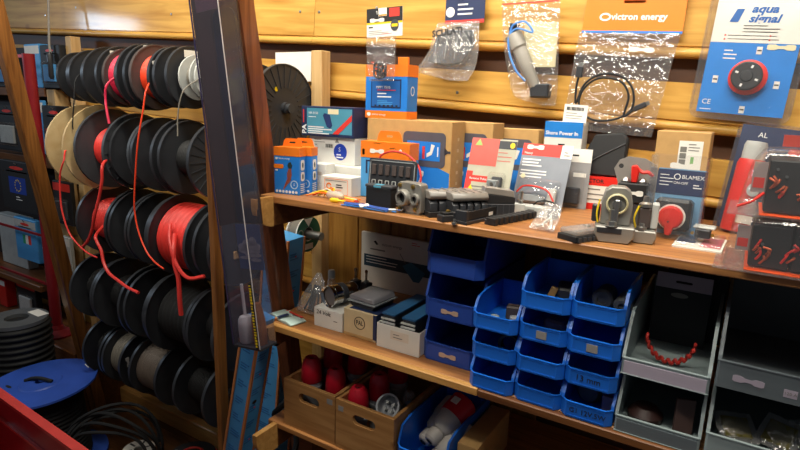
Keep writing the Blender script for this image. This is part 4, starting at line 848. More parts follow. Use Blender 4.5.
P('plate', holed([(-.04, 0), (.045, 0), (.047, .09), (.035, .13), (.012, .142), (-.02, .144), (-.036, .136), (-.045, .118), (-.035, .09), (-.028, .06)], ell(.005, .005, 12, -.032, .124), 0, .003, 'xz'), mat('plate_grey', '96928c', .45, metal=.3), t, bevel=.0005)
P('body', bx(-.03, .026, -.034, -.0005, .055, .094), BLACKM, t, bevel=.002); P('mount', bx(-.02, .016, -.03, -.0005, .0, .0545), DGREY, t, bevel=.002)
for x in (-.018, .014): P('stud', B().lathe([(.009, .0942), (.009, .098), (.006, .102), (.004, .104)], 14), STEEL, t, loc=(x, -.018, 0))
P('key', B().prism([(-.008, .0945), (.004, .0945), (.006, .122), (.0, .13), (-.01, .128)], -.026, -.012, 'xz'), RED, t, bevel=.002); P('key_tail', B().tube(smoothpath([(.002, -.02, .122), (.012, -.022, .116), (.022, -.022, .117), (.031, -.022, .11)]), .0035, 8), RED, t)
dogbone(t, (.0, -.0345, .075), FRONT, .036)

# clear lid fuse block, hook bag and flat pack
t = thing('fuse_block', 'flat fuse block with clear lid and black base at the shelf edge', 'fuse block', (-.283, 1.018, S1 + .0002), R(62))
P('base', bx(0, .105, -.046, .0, 0, .011), BLACKM, t, bevel=.001); P('lid', bx(.002, .103, -.044, -.002, .0112, .022), clear('smoky_clear', tint=(.8, .78, .76), opac=.3, haze=(.62, .58, .55)), t, bevel=.003)
for k in range(8): P('tooth', bx(.004 + k * .0125, .012 + k * .0125, -.0495, -.0462, .001, .009), DGREY, t)
P('knob', B().lathe([(.006, .0222), (.005, .025), (.002, .026)], 12), TRANSG, t, loc=(.052, -.023, 0))
t = thing('hook_bag', 'small clear bag holding a white plastic hook at the shelf edge', 'bag', (-.322, 1.045, S1 + .0002), (R(-38), 0, R(-8)))
P('film', pouch([(.058, -.012, .02, .1, 0), (.045, -.017, .024, .5, 0), (.02, -.024, .026, .8, 0), (.0, -.028, .024, .3, 0)], 8, .009, .002, 4), CLEARH, t, loc=(0, 0, .006), angle=20)
P('hook', B().tube(smoothpath([(-.015, 0, .012), (-.004, 0, .016), (.004, 0, .028), (.01, 0, .03), (.014, 0, .018), (.012, 0, .01)]), .003, 8), PAPER, t)
t = thing('flat_blister', 'flat clear blister pack with a small black connector lying on the shelf', 'blister pack', (-.052, 1.145, S1 + .0002), R(-2))
P('card', bx(-.042, .036, -.06, .055, 0, .003), PAPER, t); P('tray', bx(-.040, .034, -.058, .053, .0032, .011), BLIST, t, bevel=.002)
tp(t, .0031, -.04, -.01, -.02, .05, NAVY, 'blue_print'); tp(t, .0031, .0, .032, -.04, .05, mat('pack_red', 'b0606a', .5), 'red_print')
P('connector', bx(-.014, .012, -.008, .01, .0112, .028), BLACK, t, bevel=.002); P('cap', bx(-.018, .018, -.006, .022, .0282, .033), LGREY, t, bevel=.002)
for x in (-.0175, .0155): P('screw', B().cyl(.003, -.011, -.006, 8, 'y'), BRASS, t, loc=(x, 0, .02))

# kraft carton, red switch blister and the air horn
t = carton('kraft_carton', 'plain kraft carton with white shipping label behind the red switch pack', -.17, 1.29, .1, .09, .196, CARD); f = -.045
fr(t, f, -.006, .038, .12, .178, PAPER, 'shipping_label'); b = B()
for k in range(3): b.box(-.003, .009, f - .0008, f - .0004, .155 - k * .013, .166 - k * .013)
P('print_lines', b, INKG, t, smooth=False); fr(t, f - .0004, .018, .024, .128, .146, mat('label_green', '7fae6c', .6), 'label_mark'); lines(t, f - .0004, .012, .034, .172, .006, 3, INKG)
tp(t, .196, -.05, .05, -.004, .004, mat('kraft_edge', '8f6a3a', .8), 'flap_seam')
t = thing('switch_blister', 'navy blister card with large red switch knob', 'blister card', (-.104, 1.195, S1 + .0004), (R(-4), 0, R(-3)))
P('card', B().prism(rrect(-.045, .042, 0, .128, .004), 0, .002, 'xz'), mat('card_sky', '6f9cc0', .45), t); fr(t, 0, -.045, .042, .078, .126, NAVY, 'navy_panel')
text('BLAMEX', .0105, WINK, t, (.018, -.0008, .113)); P('logo', holed(ell(.006, .006, 16, -.0095, .113), ell(.0045, .0045, 16, -.0095, .113), -.0008, -.0004), WINK, t); text('ON-OFF', .007, WINK, t, (-.002, -.0008, .101)); lines(t, -.0004, -.04, -.014, .116, .0065, 4, WINK, .0016); lines(t, -.0004, .02, .036, .1, .005, 2, WINK, .002)
P('housing', bx(-.036, .028, -.04, -.001, .012, .072), mat('switch_black', '2b2f33', .35), t, bevel=.006); P('white_ring', B().ring(.02, .0245, -.0435, -.0405, 26, 'y'), PAPER, t, loc=(-.004, 0, .038))
P('knob', B().lathe([(.0215, -.041), (.0215, -.052), (.018, -.056), (.004, -.057)], 26, 'y'), RED, t, loc=(-.004, 0, .038)); P('knob_pointer', B().prism([(-.014, .03), (.006, .03), (.0, .004), (-.01, .004)], -.056, -.042, 'xz'), RED, t, bevel=.002); P('screw_hole', B().cyl(.002, -.0575, -.0571, 8, 'y'), BLACKM, t, loc=(-.006, 0, .03))
P('blister', B().prism(rrect(-.05, .048, -.0002, .155, .008), -.0655, -.0635, 'xz'), BLIST, t); P('blister_side', bx(-.048, -.046, -.0633, .0015, .0, .152), BLIST, t); P('blister_side', bx(.044, .046, -.0633, .0015, .0, .152), BLIST, t); dogbone(t, (.0, -.0005, .134), FRONT, .05)
t = thing('air_horn_pack', 'tall clear pack with a red spray can and acoustic alarm card', 'blister pack', (.022, 1.305, S1 + .0004), (R(-5), R(5), R(-4)))
P('card', bx(-.064, .075, .03, .032, 0, .214), NAVY, t); text('AL', .014, WINK, t, (-.025, .0294, .196)); text('ACOUSTIC ALARM', .010, WINK, t, (.02, .0294, .186), align='LEFT'); text('ASPIR', .008, WINK, t, (.022, .0294, .198), align='LEFT')
c_ = P('can', B().lathe([(.024, 0), (.025, .004), (.025, .135), (.022, .145)], 26), RED, t, loc=(-.03, .0, .001)); P('can_cap', B().lathe([(.0205, .1452), (.0205, .172), (.018, .18), (.004, .181)], 24), LGREY, t, loc=(-.03, 0, .001))
P('barcode_label', bx(-.03, -.002, -.0262, -.0255, .02, .036), PAPER, t); P('round_print', B().prism(ell(.011, .013, 16, -.014, .088), -.0268, -.0258, 'xz'), LGREY, t); P('yellow_print', B().prism([(-.022, .118), (-.008, .116), (-.006, .126), (-.02, .128)], -.0268, -.0258, 'xz'), YEL, t)
P('blister', B().prism(rrect(-.066, .077, .0, .216, .02), -.034, -.032, 'xz'), BLIST, t); P('blister_side', bx(-.066, -.064, -.0318, .0298, .005, .2), BLIST, t); P('blister_top', bx(-.05, .06, -.0318, .0298, .2145, .2165), BLIST, t)
P('horn', B().lathe([(.028, -.004), (.026, .0), (.012, .02), (.01, .05)], 22), RED, t, loc=(.035, .0, .125))

def clear_pack(label, x0, y0, z0, w, d_, h, slope):
    """clear clamshell of black parts seen through the front"""
    t = thing('clamshell_pack', label, 'clamshell pack', (x0, y0, z0 + .0004))
    b = B(); prof_ = [(0, 0), (w, 0), (w, h), (slope * .45, h), (slope * .2, h * .75)]
    b.prism(prof_, 0, d_, 'xz'); P('shell', b, SHELLP, t, bevel=.006)
    P('flange', bx(-.012, w, -.012, d_, .0, .0016), SHELLP, t)
    P('red_card', bx(.03, w, -.002, d_ - .01, .0018, .003), mat('pack_orange', 'e0552a', .5), t)
    P('paper_insert', bx(.014, .032, .012, .014, h * .35, h * .82), mat('insert_grey', 'a08f8c', .5), t); fr(t, .012, .016, .03, h * .42, h * .58, REDP, 'red_print')
    n = 4
    for k in range(n):
        x1 = .034 + k * (w - .04) / n
        P('black_module', bx(x1, x1 + (w - .04) / n - .003, .014, d_ - .012, .0055, h * .86), BLACKM, t, bevel=.002)
    rr = random.Random(int(h * 1000))
    CW = mat('copper_wire', 'b5532c', .4, metal=.5)
    for k in range(26):
        x = rr.uniform(.036, w * .62); z = rr.uniform(.01, h * .45)
        P('wire_end', B().tube(smoothpath([(x, .0125, z), (x + .005, .009, z + rr.uniform(.004, .012)), (x + rr.uniform(-.006, .012), .0115, z + rr.uniform(.008, .02))], 4), .0018, 6), CW if k % 3 else RED, t)
        if k % 2: P('screw', B().cyl(.0022, .0108, .0138, 8, 'y'), STEEL, t, loc=(x + .006, 0, z + h * .3))
    P('clip', bx(w * .4, w * .4 + .014, -.001, .012, h * .78, h * .94), mat('clip_grey', 'a9adb0', .4), t, bevel=.002)
    return t
clear_pack('lower clear clamshell of black modules overhanging the right shelf edge', -.014, .99, S1, .26, .15, .083, .03)
t = clear_pack('upper clear clamshell of black modules stacked on its twin at the right', -.006, .995, S1 + .0858, .26, .145, .098, .06)
P('red_wire', B().tube(smoothpath([(.0, -.004, .012), (.018, -.006, .022), (.032, -.003, .036)]), .002, 7), RED, t)
P('paper_header', bx(.05, .2, .14, .142, .099, .118), mat('header_red', 'a8423a', .45), t)

# ------------------------------------------------------------------ goods hanging on the planks
def pin(x, z): P('hook', B().tube([(x, 1.452, z), (x, 1.425, z), (x, 1.420, z + .004)], .0028, 8), STEEL, wall)
HY = 1.432
t = thing('hanging_bag', 'small clear bag of black clips with black and yellow header card', 'hanging bag', (-.809, 1.215, .156), (0, R(-1.5), 0)); t.scale = (.85, .85, .85); P('hook', B().tube([(-.985, 1.456, .251), (-.829, 1.209, .2095), (-.824, 1.2, .214)], .0018, 8), STEEL, wall)
P('header_card', holed([(-.062, 0), (.062, 0), (.062, .08), (-.062, .08)], rrect(-.02, .008, .058, .063, .002, 2), -.002, .0), PAPER, t, smooth=False)
fr(t, -.002, -.062, -.0205, .041, .08, BLACKM, 'black_panel'); fr(t, -.002, -.02, .062, .041, .0575, BLACKM, 'black_panel'); fr(t, -.002, .0085, .062, .0575, .08, BLACKM, 'black_panel'); fr(t, -.002, -.062, .062, .036, .0412, YEL, 'yellow_band'); fr(t, -.0024, .018, .052, .054, .0775, REDP, 'red_logo')
dogbone(t, (-.025, -.0026, .047), FRONT, .05); P('round_picture', B().prism(ell(.014, .016, 18, .036, .03), -.0032, -.0026, 'xz'), DGREY, t); P('picture_band', bx(.026, .046, -.0036, -.0033, .026, .034), YEL, t)
lines(t, -.002, -.055, -.03, .03, .008, 1, INK, .004); lines(t, -.002, -.055, .02, .018, .005, 3, INKG, .0014); lines(t, -.002, -.01, .05, .009, .004, 1, REDP, .0014)
P('film', pouch([(0, -.055, .05, .05, 0), (-.04, -.053, .048, .5, 0), (-.08, -.05, .047, .9, 0), (-.118, -.046, .044, .4, 0), (-.126, -.044, .042, .05, 0)], 10, .012, .0018, 11), CLEAR, t, loc=(0, -.016, 0), angle=20)
rr = random.Random(4)
for k in range(6):
    cx, cz = rr.uniform(-.025, .025), rr.uniform(-.105, -.07)
    P('clip', B().tube([(cx + .016 * math.cos(a * .7 + k), -.016 + rr.uniform(-.003, .003), cz + .016 * math.sin(a * .7 + k)) for a in range(8)], .0032, 6), BLACK if k % 3 else DGREY, t)
for k in range(2): P('orange_dot', bx(-.03 + k * .012, -.024 + k * .012, -.024, -.02, -.075 - .018 * k, -.071 - .018 * k), REDO, t)

t = thing('hanging_bag', 'crumpled clear bag with a grey moulded panel and navy header', 'hanging bag', (-.70, HY, .21), 0); pin(-.71, .272)
P('header_card', bx(-.055, .06, -.003, -.0005, 0, .075), NAVY, t); fr(t, -.003, -.055, .06, .0, .009, REDP, 'red_band'); P('disc_print', B().prism(ell(.013, .013, 18, -.04, .03), -.0038, -.003, 'xz'), PAPER, t); lines(t, -.003, -.018, .03, .05, .012, 3, WINK, .004)
P('film', pouch([(0, -.062, .06, .3, 0), (-.03, -.075, .06, .6, 0), (-.07, -.085, .062, 1, 0), (-.105, -.11, .058, .9, 0), (-.125, -.14, .052, .5, 0), (-.15, -.02, .035, .1, 0)], 12, .022, .003, 12), CLEARH, t, loc=(0, -.03, 0), angle=20)
P('grey_panel', B().prism([(-.085, -.10), (-.06, -.035), (-.03, -.02), (.045, -.022), (.048, -.06), (.02, -.105), (-.03, -.112)], -.008, .008, 'xz'), DGREY, t, bevel=.003, loc=(0, -.032, 0))
for k in range(3): P('panel_groove', B().tube([(-.055 + .03 * k, -.042, -.04), (-.062 + .03 * k, -.042, -.095)], .0018, 6), GREY, t)
text('SCULATI', .023, INK, t, (-.012, -.070, -.030), (R(90), R(-5), 0), bold=.0009)

t = thing('hanging_bag', 'clear zip bag with grey tube fitting, blue wire and red seal', 'hanging bag', (-.51, HY, .245), 0); pin(-.508, .262)
P('film', pouch([(.035, -.07, .072, .02, 0), (0, -.073, .074, .05, 0), (-.06, -.068, .078, .5, 0), (-.13, -.055, .082, .9, 0), (-.2, -.035, .086, .7, 0), (-.225, -.02, .086, .2, 0), (-.243, .05, .085, .05, 0)], 12, .018, .0025, 13), CLEAR, t, loc=(0, -.024, 0), angle=20)
P('red_seal', bx(-.073, .072, -.0275, -.0255, .001, .0045), REDP, t); P('paper_slip', bx(-.01, .075, -.023, -.022, -.15, -.045), mat('slip_cream', 'cfc59e', .7), t)
P('tube_fitting', B().lathe([(.008, 0), (.014, .01), (.016, .05), (.018, .055), (.018, .11), (.022, .115), (.022, .15)], 18), mat('fitting_grey', '98948c', .4), t, loc=(.035, -.03, -.205), rot=(0, R(-28), 0))
P('end_cap', bx(-.024, .024, -.018, .012, -.225, -.19), BLACK, t, bevel=.004, loc=(.045, -.024, 0)); P('plug', B().lathe([(.007, 0), (.012, .008), (.009, .03), (.013, .035), (.013, .05)], 14), BLACK, t, loc=(-.045, -.026, -.095), rot=(0, R(12), 0))
P('wire', B().tube(smoothpath([(-.04, -.045, -.07), (-.03, -.047, -.05), (.0, -.048, -.045), (.02, -.048, -.07), (-.02, -.048, -.06), (-.04, -.048, -.08), (-.035, -.048, -.12), (-.015, -.048, -.16), (.01, -.046, -.185)]), .0025, 7), mat('wire_sky', '4a86d0', .4), t)

t = thing('hanging_bag', 'large clear bag with a black cable loop under an orange victron energy header', 'hanging bag', (-.272, HY, .17), (0, R(2.6), 0)); pin(-.30, .262)
P('header_card', holed([(-.112, 0), (.108, 0), (.105, .16), (-.107, .16)], rrect(-.025, .022, .066, .072, .002, 2), -.003, -.0005), ORANGE, t, smooth=False); fr(t, -.003, -.112, .108, .0, .0055, BLUE, 'blue_stripe')
text('victron energy', .0205, WINK, t, (.012, -.0036, .036), bold=.0004); P('logo', holed(ell(.013, .009, 18, -.062, .036), ell(.009, .005, 18, -.062, .036), -.0038, -.003), WINK, t)
P('film', pouch([(0, -.112, .108, .02, 0), (-.05, -.115, .102, .5, 0), (-.11, -.118, .096, .8, 0), (-.17, -.12, .09, .5, 0), (-.228, -.122, .085, .05, 0)], 14, .014, .0022, 14), CLEAR, t, loc=(0, -.02, 0), angle=20)
P('cable', B().tube(smoothpath([(-.095, -.034, -.10), (-.098, -.034, -.125), (-.094, -.034, -.165), (-.08, -.034, -.12), (-.045, -.034, -.095), (0, -.034, -.097), (.03, -.034, -.125), (.034, -.034, -.17), (.0, -.034, -.195), (-.05, -.034, -.2), (-.083, -.036, -.175), (-.082, -.036, -.135), (-.05, -.037, -.105), (0, -.037, -.108), (.024, -.037, -.14), (.02, -.036, -.185), (.04, -.036, -.17)]), .0026, 8), CABLEK, t)
P('plug', bx(-.008, .008, -.039, -.03, -.012, .014), BLACK, t, bevel=.002, loc=(-.095, 0, -.093)); P('plug_tip', bx(-.005, .005, -.037, -.032, .0143, .022), STEEL, t, loc=(-.095, 0, -.093))
P('plug', bx(-.012, .016, -.039, -.03, -.006, .006), BLACK, t, bevel=.002, loc=(.05, 0, -.163), rot=(0, R(-30), 0)); P('plug_tip', bx(.0163, .023, -.037, -.032, -.004, .004), STEEL, t, loc=(.05, 0, -.163), rot=(0, R(-30), 0))
dogbone(t, (.035, -.037, -.038), (R(90), R(2), 0), .052); P('barcode_label', bx(-.118, -.062, -.0395, -.038, -.215, -.168), PAPER, t)
b = B(); rr = random.Random(2)
for k in range(14): b.box(-.112 + k * .003, -.1105 + k * .003 + rr.uniform(0, .001), -.0399, -.0396, -.182, -.174)
P('barcode', b, INK, t, smooth=False); lines(t, -.0395, -.112, -.07, -.188, .006, 3, INKG, .0014)

t = thing('hanging_blister', 'blue aqua signal blister pack with round black and red switch', 'hanging blister', (-.04, HY, -.012), (0, R(3.5), 0)); pin(-.01, .272)
w0, w1 = -.076, .086
P('card', bx(w0, w1, -.004, -.002, .008, .275), mat('aqua_blue', '1f7fd6', .4), t); fr(t, -.004, w0, w1, .155, .275, PAPER, 'white_header')
text('aqua', .022, mat('aqua_ink', '1b62b0', .4), t, (.012, -.0047, .222), shear=.25, bold=.0008, sx=1.15); text('signal', .022, mat('aqua_ink', '1b62b0', .4), t, (.014, -.0047, .203), shear=.25, bold=.0008, sx=1.15)
P('logo', B().prism([(-.048, .196), (-.032, .196), (-.024, .222), (-.038, .222)], -.005, -.0044, 'xz'), mat('aqua_ink', '1b62b0', .4), t); lines(t, -.004, -.02, .05, .19, .006, 3, INKG, .002); lines(t, -.004, -.045, .06, .17, .007, 2, INKG, .0016, seed=5)
for x, z in ((-.052, .168), (.03, .168), (-.052, .16), (.03, .16)): P('red_dot', bx(x, x + .003, -.0049, -.0045, z, z + .003), REDP, t)
sw = P('switch_body', B().lathe([(.036, -.0045), (.036, -.018), (.033, -.02)], 30, 'y'), RED, t, loc=(.008, 0, .085)); P('switch_knob', B().lathe([(.029, -.0205), (.029, -.034), (.026, -.037), (.012, -.037), (.01, -.040), (.003, -.0405)], 28, 'y'), BLACK, t, loc=(.006, 0, .087))
for k in range(4): P('knob_mark', bx(-.002, .002, -.0376, -.0371, .017, .023), WINK, t, loc=(.006, 0, .087), rot=(0, R(20 + 90 * k), 0))
for x, z in ((-.052, .08), (.062, .075), (.01, .02), (.018, .142)): P('switch_icon', bx(x - .005, x + .005, -.0049, -.0042, z - .009, z + .006), PAPER, t); P('icon_bar', bx(x - .004, x + .004, -.0053, -.005, z - .003, z + .0), DGREY, t)
text('CE', .015, WINK, t, (-.06, -.0046, .03)); lines(t, -.004, -.07, -.035, .0155, .006, 1, WINK, .0016); lines(t, -.004, -.046, -.02, .14, .008, 3, WINK, .0025); dogbone(t, (.055, -.0046, .148), FRONT, .05, CREAM)
P('blister', B().prism(rrect(w0 - .012, w1 + .012, -.005, .29, .02), -.046, -.044, 'xz'), BLIST, t); P('blister_side', bx(w0 - .011, w0 - .009, -.0438, -.001, .012, .275), BLIST, t); P('blister_side', bx(w1 + .009, w1 + .011, -.0438, -.001, .012, .275), BLIST, t); P('blister_base', bx(w0 + .005, w1 - .005, -.0438, -.001, -.0048, -.003), BLIST, t)
P('backing_tray', B().prism(rrect(w0 - .014, w1 + .014, -.007, .292, .02), -.0012, -.0002, 'xz'), BLIST, t)

# ------------------------------------------------------------------ storage bins on the middle shelf
def bin_mesh(w, d_, h, lipz, cut, th=.0022):
    """open fronted stacking bin: front at y=0, sides rise from the lip to full height"""
    parts = {}
    parts['floor'] = bx(-w / 2, w / 2, 0, d_, 0, th)
    side = [(0, 0), (d_, 0), (d_, h), (cut + .012, h), (cut * .55, lipz + (h - lipz) * .62), (.006, lipz + .004), (0, lipz)]
    parts['sideL'] = B().prism(side, -w / 2, -w / 2 + th, 'yz'); parts['sideR'] = B().prism(side, w / 2 - th, w / 2, 'yz')
    parts['back'] = bx(-w / 2 + th, w / 2 - th, d_ - th, d_, th, h)
    parts['lip'] = bx(-w / 2 + th, w / 2 - th, 0, th, th, lipz)
    return parts
def make_bin(label, w, d_, h, lipz, cut, m, loc, group, frame=True, th=.0022, chamfer=.012):
    t = thing('storage_bin', label, 'storage bin', loc, 0, group)
    side = [(chamfer, 0), (d_, 0), (d_, h), (cut + .016, h), (cut * .6, h * .93), (chamfer + .006, lipz + .006), (chamfer, lipz)]
    b = B().prism(side, -w / 2, -w / 2 + th, 'yz').prism(side, w / 2 - th, w / 2, 'yz').box(-w / 2 + th, w / 2 - th, d_ - th, d_, th, h)
    b.prism([(-w / 2, chamfer), (-w / 2 + chamfer, 0), (w / 2 - chamfer, 0), (w / 2, chamfer), (w / 2, d_), (-w / 2, d_)], 0, th, 'xy')
    P('body', b, m, t, smooth=False)
    # the lip: a front wall with canted corners
    P('front_lip', B().prism([(-w / 2, chamfer), (-w / 2 + chamfer, 0), (w / 2 - chamfer, 0), (w / 2, chamfer), (w / 2 - th, chamfer), (w / 2 - chamfer - th * .4, th), (-w / 2 + chamfer + th * .4, th), (-w / 2 + th, chamfer)], th, lipz, 'xy'), m, t, smooth=False)
    P('lip_edge', B().prism([(-w / 2 - .001, chamfer), (-w / 2 + chamfer, -.0015), (w / 2 - chamfer, -.0015), (w / 2 + .001, chamfer), (w / 2 - th, chamfer), (w / 2 - chamfer, th), (-w / 2 + chamfer, th), (-w / 2 + th, chamfer)], lipz, lipz + .0022, 'xy'), m, t, smooth=False)
    for sx in (-1, 1):
        x = sx * (w / 2 - .002)
        P('side_rim', B().prism([(chamfer, lipz), (chamfer + .006, lipz + .006), (cut * .6, h * .93), (cut + .016, h), (d_, h), (d_, h + .002), (cut + .014, h + .002), (cut * .56, h * .94), (chamfer + .001, lipz + .008), (chamfer - .002, lipz)], x - .0028, x + .0028, 'yz'), m, t, smooth=False)
    if frame: P('label_frame', holed(rrect(-w / 2 + chamfer, w / 2 - chamfer, .003, lipz - .002, .001, 1), rrect(-w / 2 + chamfer + .0015, w / 2 - chamfer - .0015, .0045, lipz - .0035, .001, 1), -.0011, -.0001), m, t, smooth=False)
    return t
G1 = 'small blue bins in three stacks'
cols = [(-.383, ['top small blue bin of the left stack, with pale parts inside', 'middle small blue bin of the left stack', 'bottom small blue bin of the left stack'][::-1]),
        (-.285, ['top small blue bin of the middle stack, with dark parts', 'second small blue bin from the top of the middle stack, with paper label', 'third small blue bin from the top of the middle stack', 'bottom small blue bin of the middle stack'][::-1]),
        (-.189, ['top small blue bin of the right stack, with round connector', 'second small blue bin from the top of the right stack, with paper label', 'small blue bin marked 13 mm in the right stack', 'bottom small blue bin of the right stack with dark marker writing'][::-1])]
BIN = {}
for ci, (cx, labs) in enumerate(cols):
    for k, lb in enumerate(labs):
        t = make_bin(lb, .0955, .165, .061, .030, .05, BINBLUE, (cx - .006, 1.0 + .004 * ((k + ci) % 2), S2 + .0004 + k * .0655), G1); BIN[ci, k] = t
LG = mat('dull_label', '8e8a86', .6)
for key in ((1, 2), (2, 2)): fr(BIN[key], 0, -.014 + .004, .006 + .004, .008, .023, LG, 'paper_label', .0014)
text('13 mm', .0175, INK, BIN[2, 1], (-.002, -.0014, .016), sx=.95); text('G1 12V.5W', .0145, INK, BIN[2, 0], (.004, -.0014, .016), sx=.95); dogbone(BIN[0, 0], (0, 0.3, 0), FRONT) if False else None
def inside(x, y, z, name, label, cat, b, m, rot=(0, 0, 0), bevel=.0):
    o = P(name, b, m, None, bevel=bevel, loc=(x, y, z), rot=rot); return tag(o, label, cat)
zt = lambda k: S2 + .0004 + k * .0655 + .0026
inside(-.405, 1.05, zt(2), 'connector_part', 'pale grey rounded part in the top left small bin', 'part', B().lathe([(.01, 0), (.011, .006), (.009, .012), (.003, .014)], 14), LGREY)
inside(-.36, 1.045, zt(2), 'connector_part', 'pale square part in the top left small bin', 'part', bx(-.01, .01, -.008, .008, 0, .022), LGREY, (0, 0, R(30)), .002)
inside(-.372, 1.085, zt(2), 'connector_part', 'brown part at the back of the top left small bin', 'part', bx(-.02, .02, -.012, .012, 0, .03), BROWNP, (0, 0, R(10)), .003)
inside(-.30, 1.07, zt(3), 'connector_part', 'tan clip lying in the top middle small bin', 'part', bx(-.007, .007, -.005, .005, 0, .028), mat('tan_clip', '8c6a35', .5), (0, R(20), 0), .001)
inside(-.268, 1.09, zt(3), 'connector_part', 'dark part in the top middle small bin', 'part', bx(-.022, .022, -.03, .03, 0, .03), BLACKM, (0, 0, R(15)), .004)
inside(-.29, 1.06, zt(2), 'wire_pack', 'clear bag of dark parts in the middle stack second bin', 'part', bx(-.012, .032, -.012, .025, 0, .03), mat('mauve_pack', '6d5f6d', .5), (0, 0, R(-8)), .005)
inside(-.20, 1.07, zt(3) + .021, 'round_connector', 'black round connector with steel ring in the top right small bin', 'part', B().lathe([(.018, .05), (.02, .0), (.016, -.004), (.009, -.004), (.009, -.001), (.002, -.001)], 20, 'y'), BLACK)
inside(-.162, 1.06, zt(3) + .018, 'round_connector', 'second round connector with pale rim in the top right small bin', 'part', B().lathe([(.016, .05), (.017, .0), (.013, -.006), (.007, -.006), (.007, -.002), (.001, -.002)], 20, 'y'), DGREY)
inside(-.205, 1.07, zt(0) + .024, 'round_part', 'round grey green cap in the bottom right small bin', 'part', B().lathe([(.023, .02), (.024, .0), (.018, -.006), (.003, -.008)], 22, 'y'), mat('olive_grey', '4c4f4a', .5))
inside(-.163, 1.055, zt(0), 'pink_box', 'small pinkish box in the bottom right small bin', 'part', bx(-.012, .012, -.01, .012, 0, .036), mat('dull_pink', '86707a', .6), (0, 0, 0), .001)
inside(-.375, 1.07, zt(1) + .014, 'coiled_lead', 'coiled grey lead in the middle bin of the left stack', 'part', B().lathe([(.018, -.008), (.024, -.01), (.026, 0), (.024, .01), (.018, .008)], 20, 'y', close=False), DGREY)
G2 = 'large dark blue bins'
for k, lb in enumerate(['bottom large dark blue bin with price tag', 'middle large dark blue bin with price tag', 'top large dark blue bin under the shelf board']):
    t = make_bin(lb, .14, .27, .098, .042, .06, BINDB, (-.514, 1.058, S2 + .0004 + k * .104), G2, th=.003, chamfer=.016)
    if k < 2: dogbone(t, (.0, -.0014, .02), FRONT, .042, mat('tag_tan', 'c4a993', .6))
# grey bins
G3 = 'grey bins in two stacks'
for k, lb in enumerate(['lower grey bin of the left stack', 'upper grey bin of the left stack with lilac card front']):
    t = make_bin(lb, .139, .30, .108, .028, .09, BINGREY, (-.0735, 1.006, S2 + .0004 + k * .1135), G3, frame=False, th=.004, chamfer=.003); f = 0
    P('front_panel', bx(-.0655, .0655, -.0022, -.0003, .001, .0245), LILAC if k else BINDG, t, smooth=False)
    P('front_ridge', bx(-.0695, .0695, -.0035, -.0002, -.0002, .0008), BINGREY, t)
for k, lb in enumerate(['lower grey bin of the right stack, holding clear packs', 'upper dark grey bin of the right stack with two labels']):
    t = make_bin(lb, .215, .30, .128, .045, .10, BINDG if k else BINGREY, (.1105, 1.004, S2 + .0004 + k * .1335), G3, frame=False, th=.004, chamfer=.003)
    if k: dogbone(t, (-.062, -.0004, .021), (R(90), R(2), 0), .044, LILAC); fr(t, 0, -.014, .004, .01, .023, LILAC, 'paper_label'); text('120 A', .007, INKG, t, (-.005, -.0008, .0165))
zg = S2 + .0004 + .1135 + .0045
o = P('coil_lead', B().tube([(-.075 + .04 * math.cos(R(185 + a * 1.0)), 1.075 + .004 * math.cos(R(a * 22)), zg + .054 + .046 * math.sin(R(185 + a * 1.0)) + .004 * math.sin(R(a * 22))) for a in range(0, 172, 2)], .003, 6), mat('coil_red', 'b32f26', .4), None); tag(o, 'red coiled lead hanging in the upper left grey bin', 'coiled lead')
t = thing('blister_card', 'black blister card with pale top strip standing in the upper left grey bin', 'blister card', (-.075, 1.19, zg), (R(-8), 0, 0))
P('card', holed([(-.05, 0), (.05, 0), (.05, .14), (-.05, .14)], rrect(-.015, .015, .122, .127, .002, 2), 0, .003), LILAC, t, smooth=False); fr(t, 0, -.05, .05, .0, .11, BLACKM, 'black_panel'); P('logo', B().prism(ell(.016, .005, 14, -.005, .098), -.0009, -.0005, 'xz'), INKG, t)
t = thing('blister_card', 'dark card with faint round logo behind the pale topped card', 'blister card', (-.055, 1.235, zg), (R(-6), 0, 0))
P('card', bx(-.055, .055, 0, .004, 0, .175), BLACKM, t); P('logo', holed(ell(.008, .008, 18, -.03, .158), ell(.006, .006, 18, -.03, .158), -.0006, -.0001), GREY, t); text('BLAMEX', .013, GREY, t, (.006, -.0004, .158))
zg = S2 + .0004 + .0045
inside(-.035, 1.05, zg, 'card_pack', 'upright brown card pack in the lower left grey bin', 'part', bx(-.016, .016, -.004, .004, 0, .07), mat('card_brown', '5a4440', .6), (0, 0, R(20)), .001)
inside(-.10, 1.07, zg, 'dark_part', 'dark reddish part in the lower left grey bin', 'part', B().lathe([(.03, 0), (.032, .012), (.02, .026), (.004, .03)], 16), mat('dark_maroon', '3c2420', .5))
for k, (x, y, rz, rx) in enumerate(((.055, 1.05, 20, 25), (.10, 1.06, -25, 40), (.16, 1.08, 10, 30))):
    t = thing('clear_packet', ['leftmost clear packet in the lower right grey bin', 'middle clear packet in the lower right grey bin', 'rightmost clear packet in the lower right grey bin'][k], 'packet', (x, y, zg + .018), (R(rx - 90), 0, R(rz)), 'clear packets in the grey bin')
    P('packet_film', pouch([(.06, -.03, .03, .1, 0), (.03, -.032, .032, .8, 0), (0, -.03, .03, .2, 0)], 8, .008, .0015, k), CLEARH, t, angle=20); P('content', bx(-.022, .022, -.004, .004, .008, .05), mat('olive_card', '6b6330', .5), t, bevel=.002)

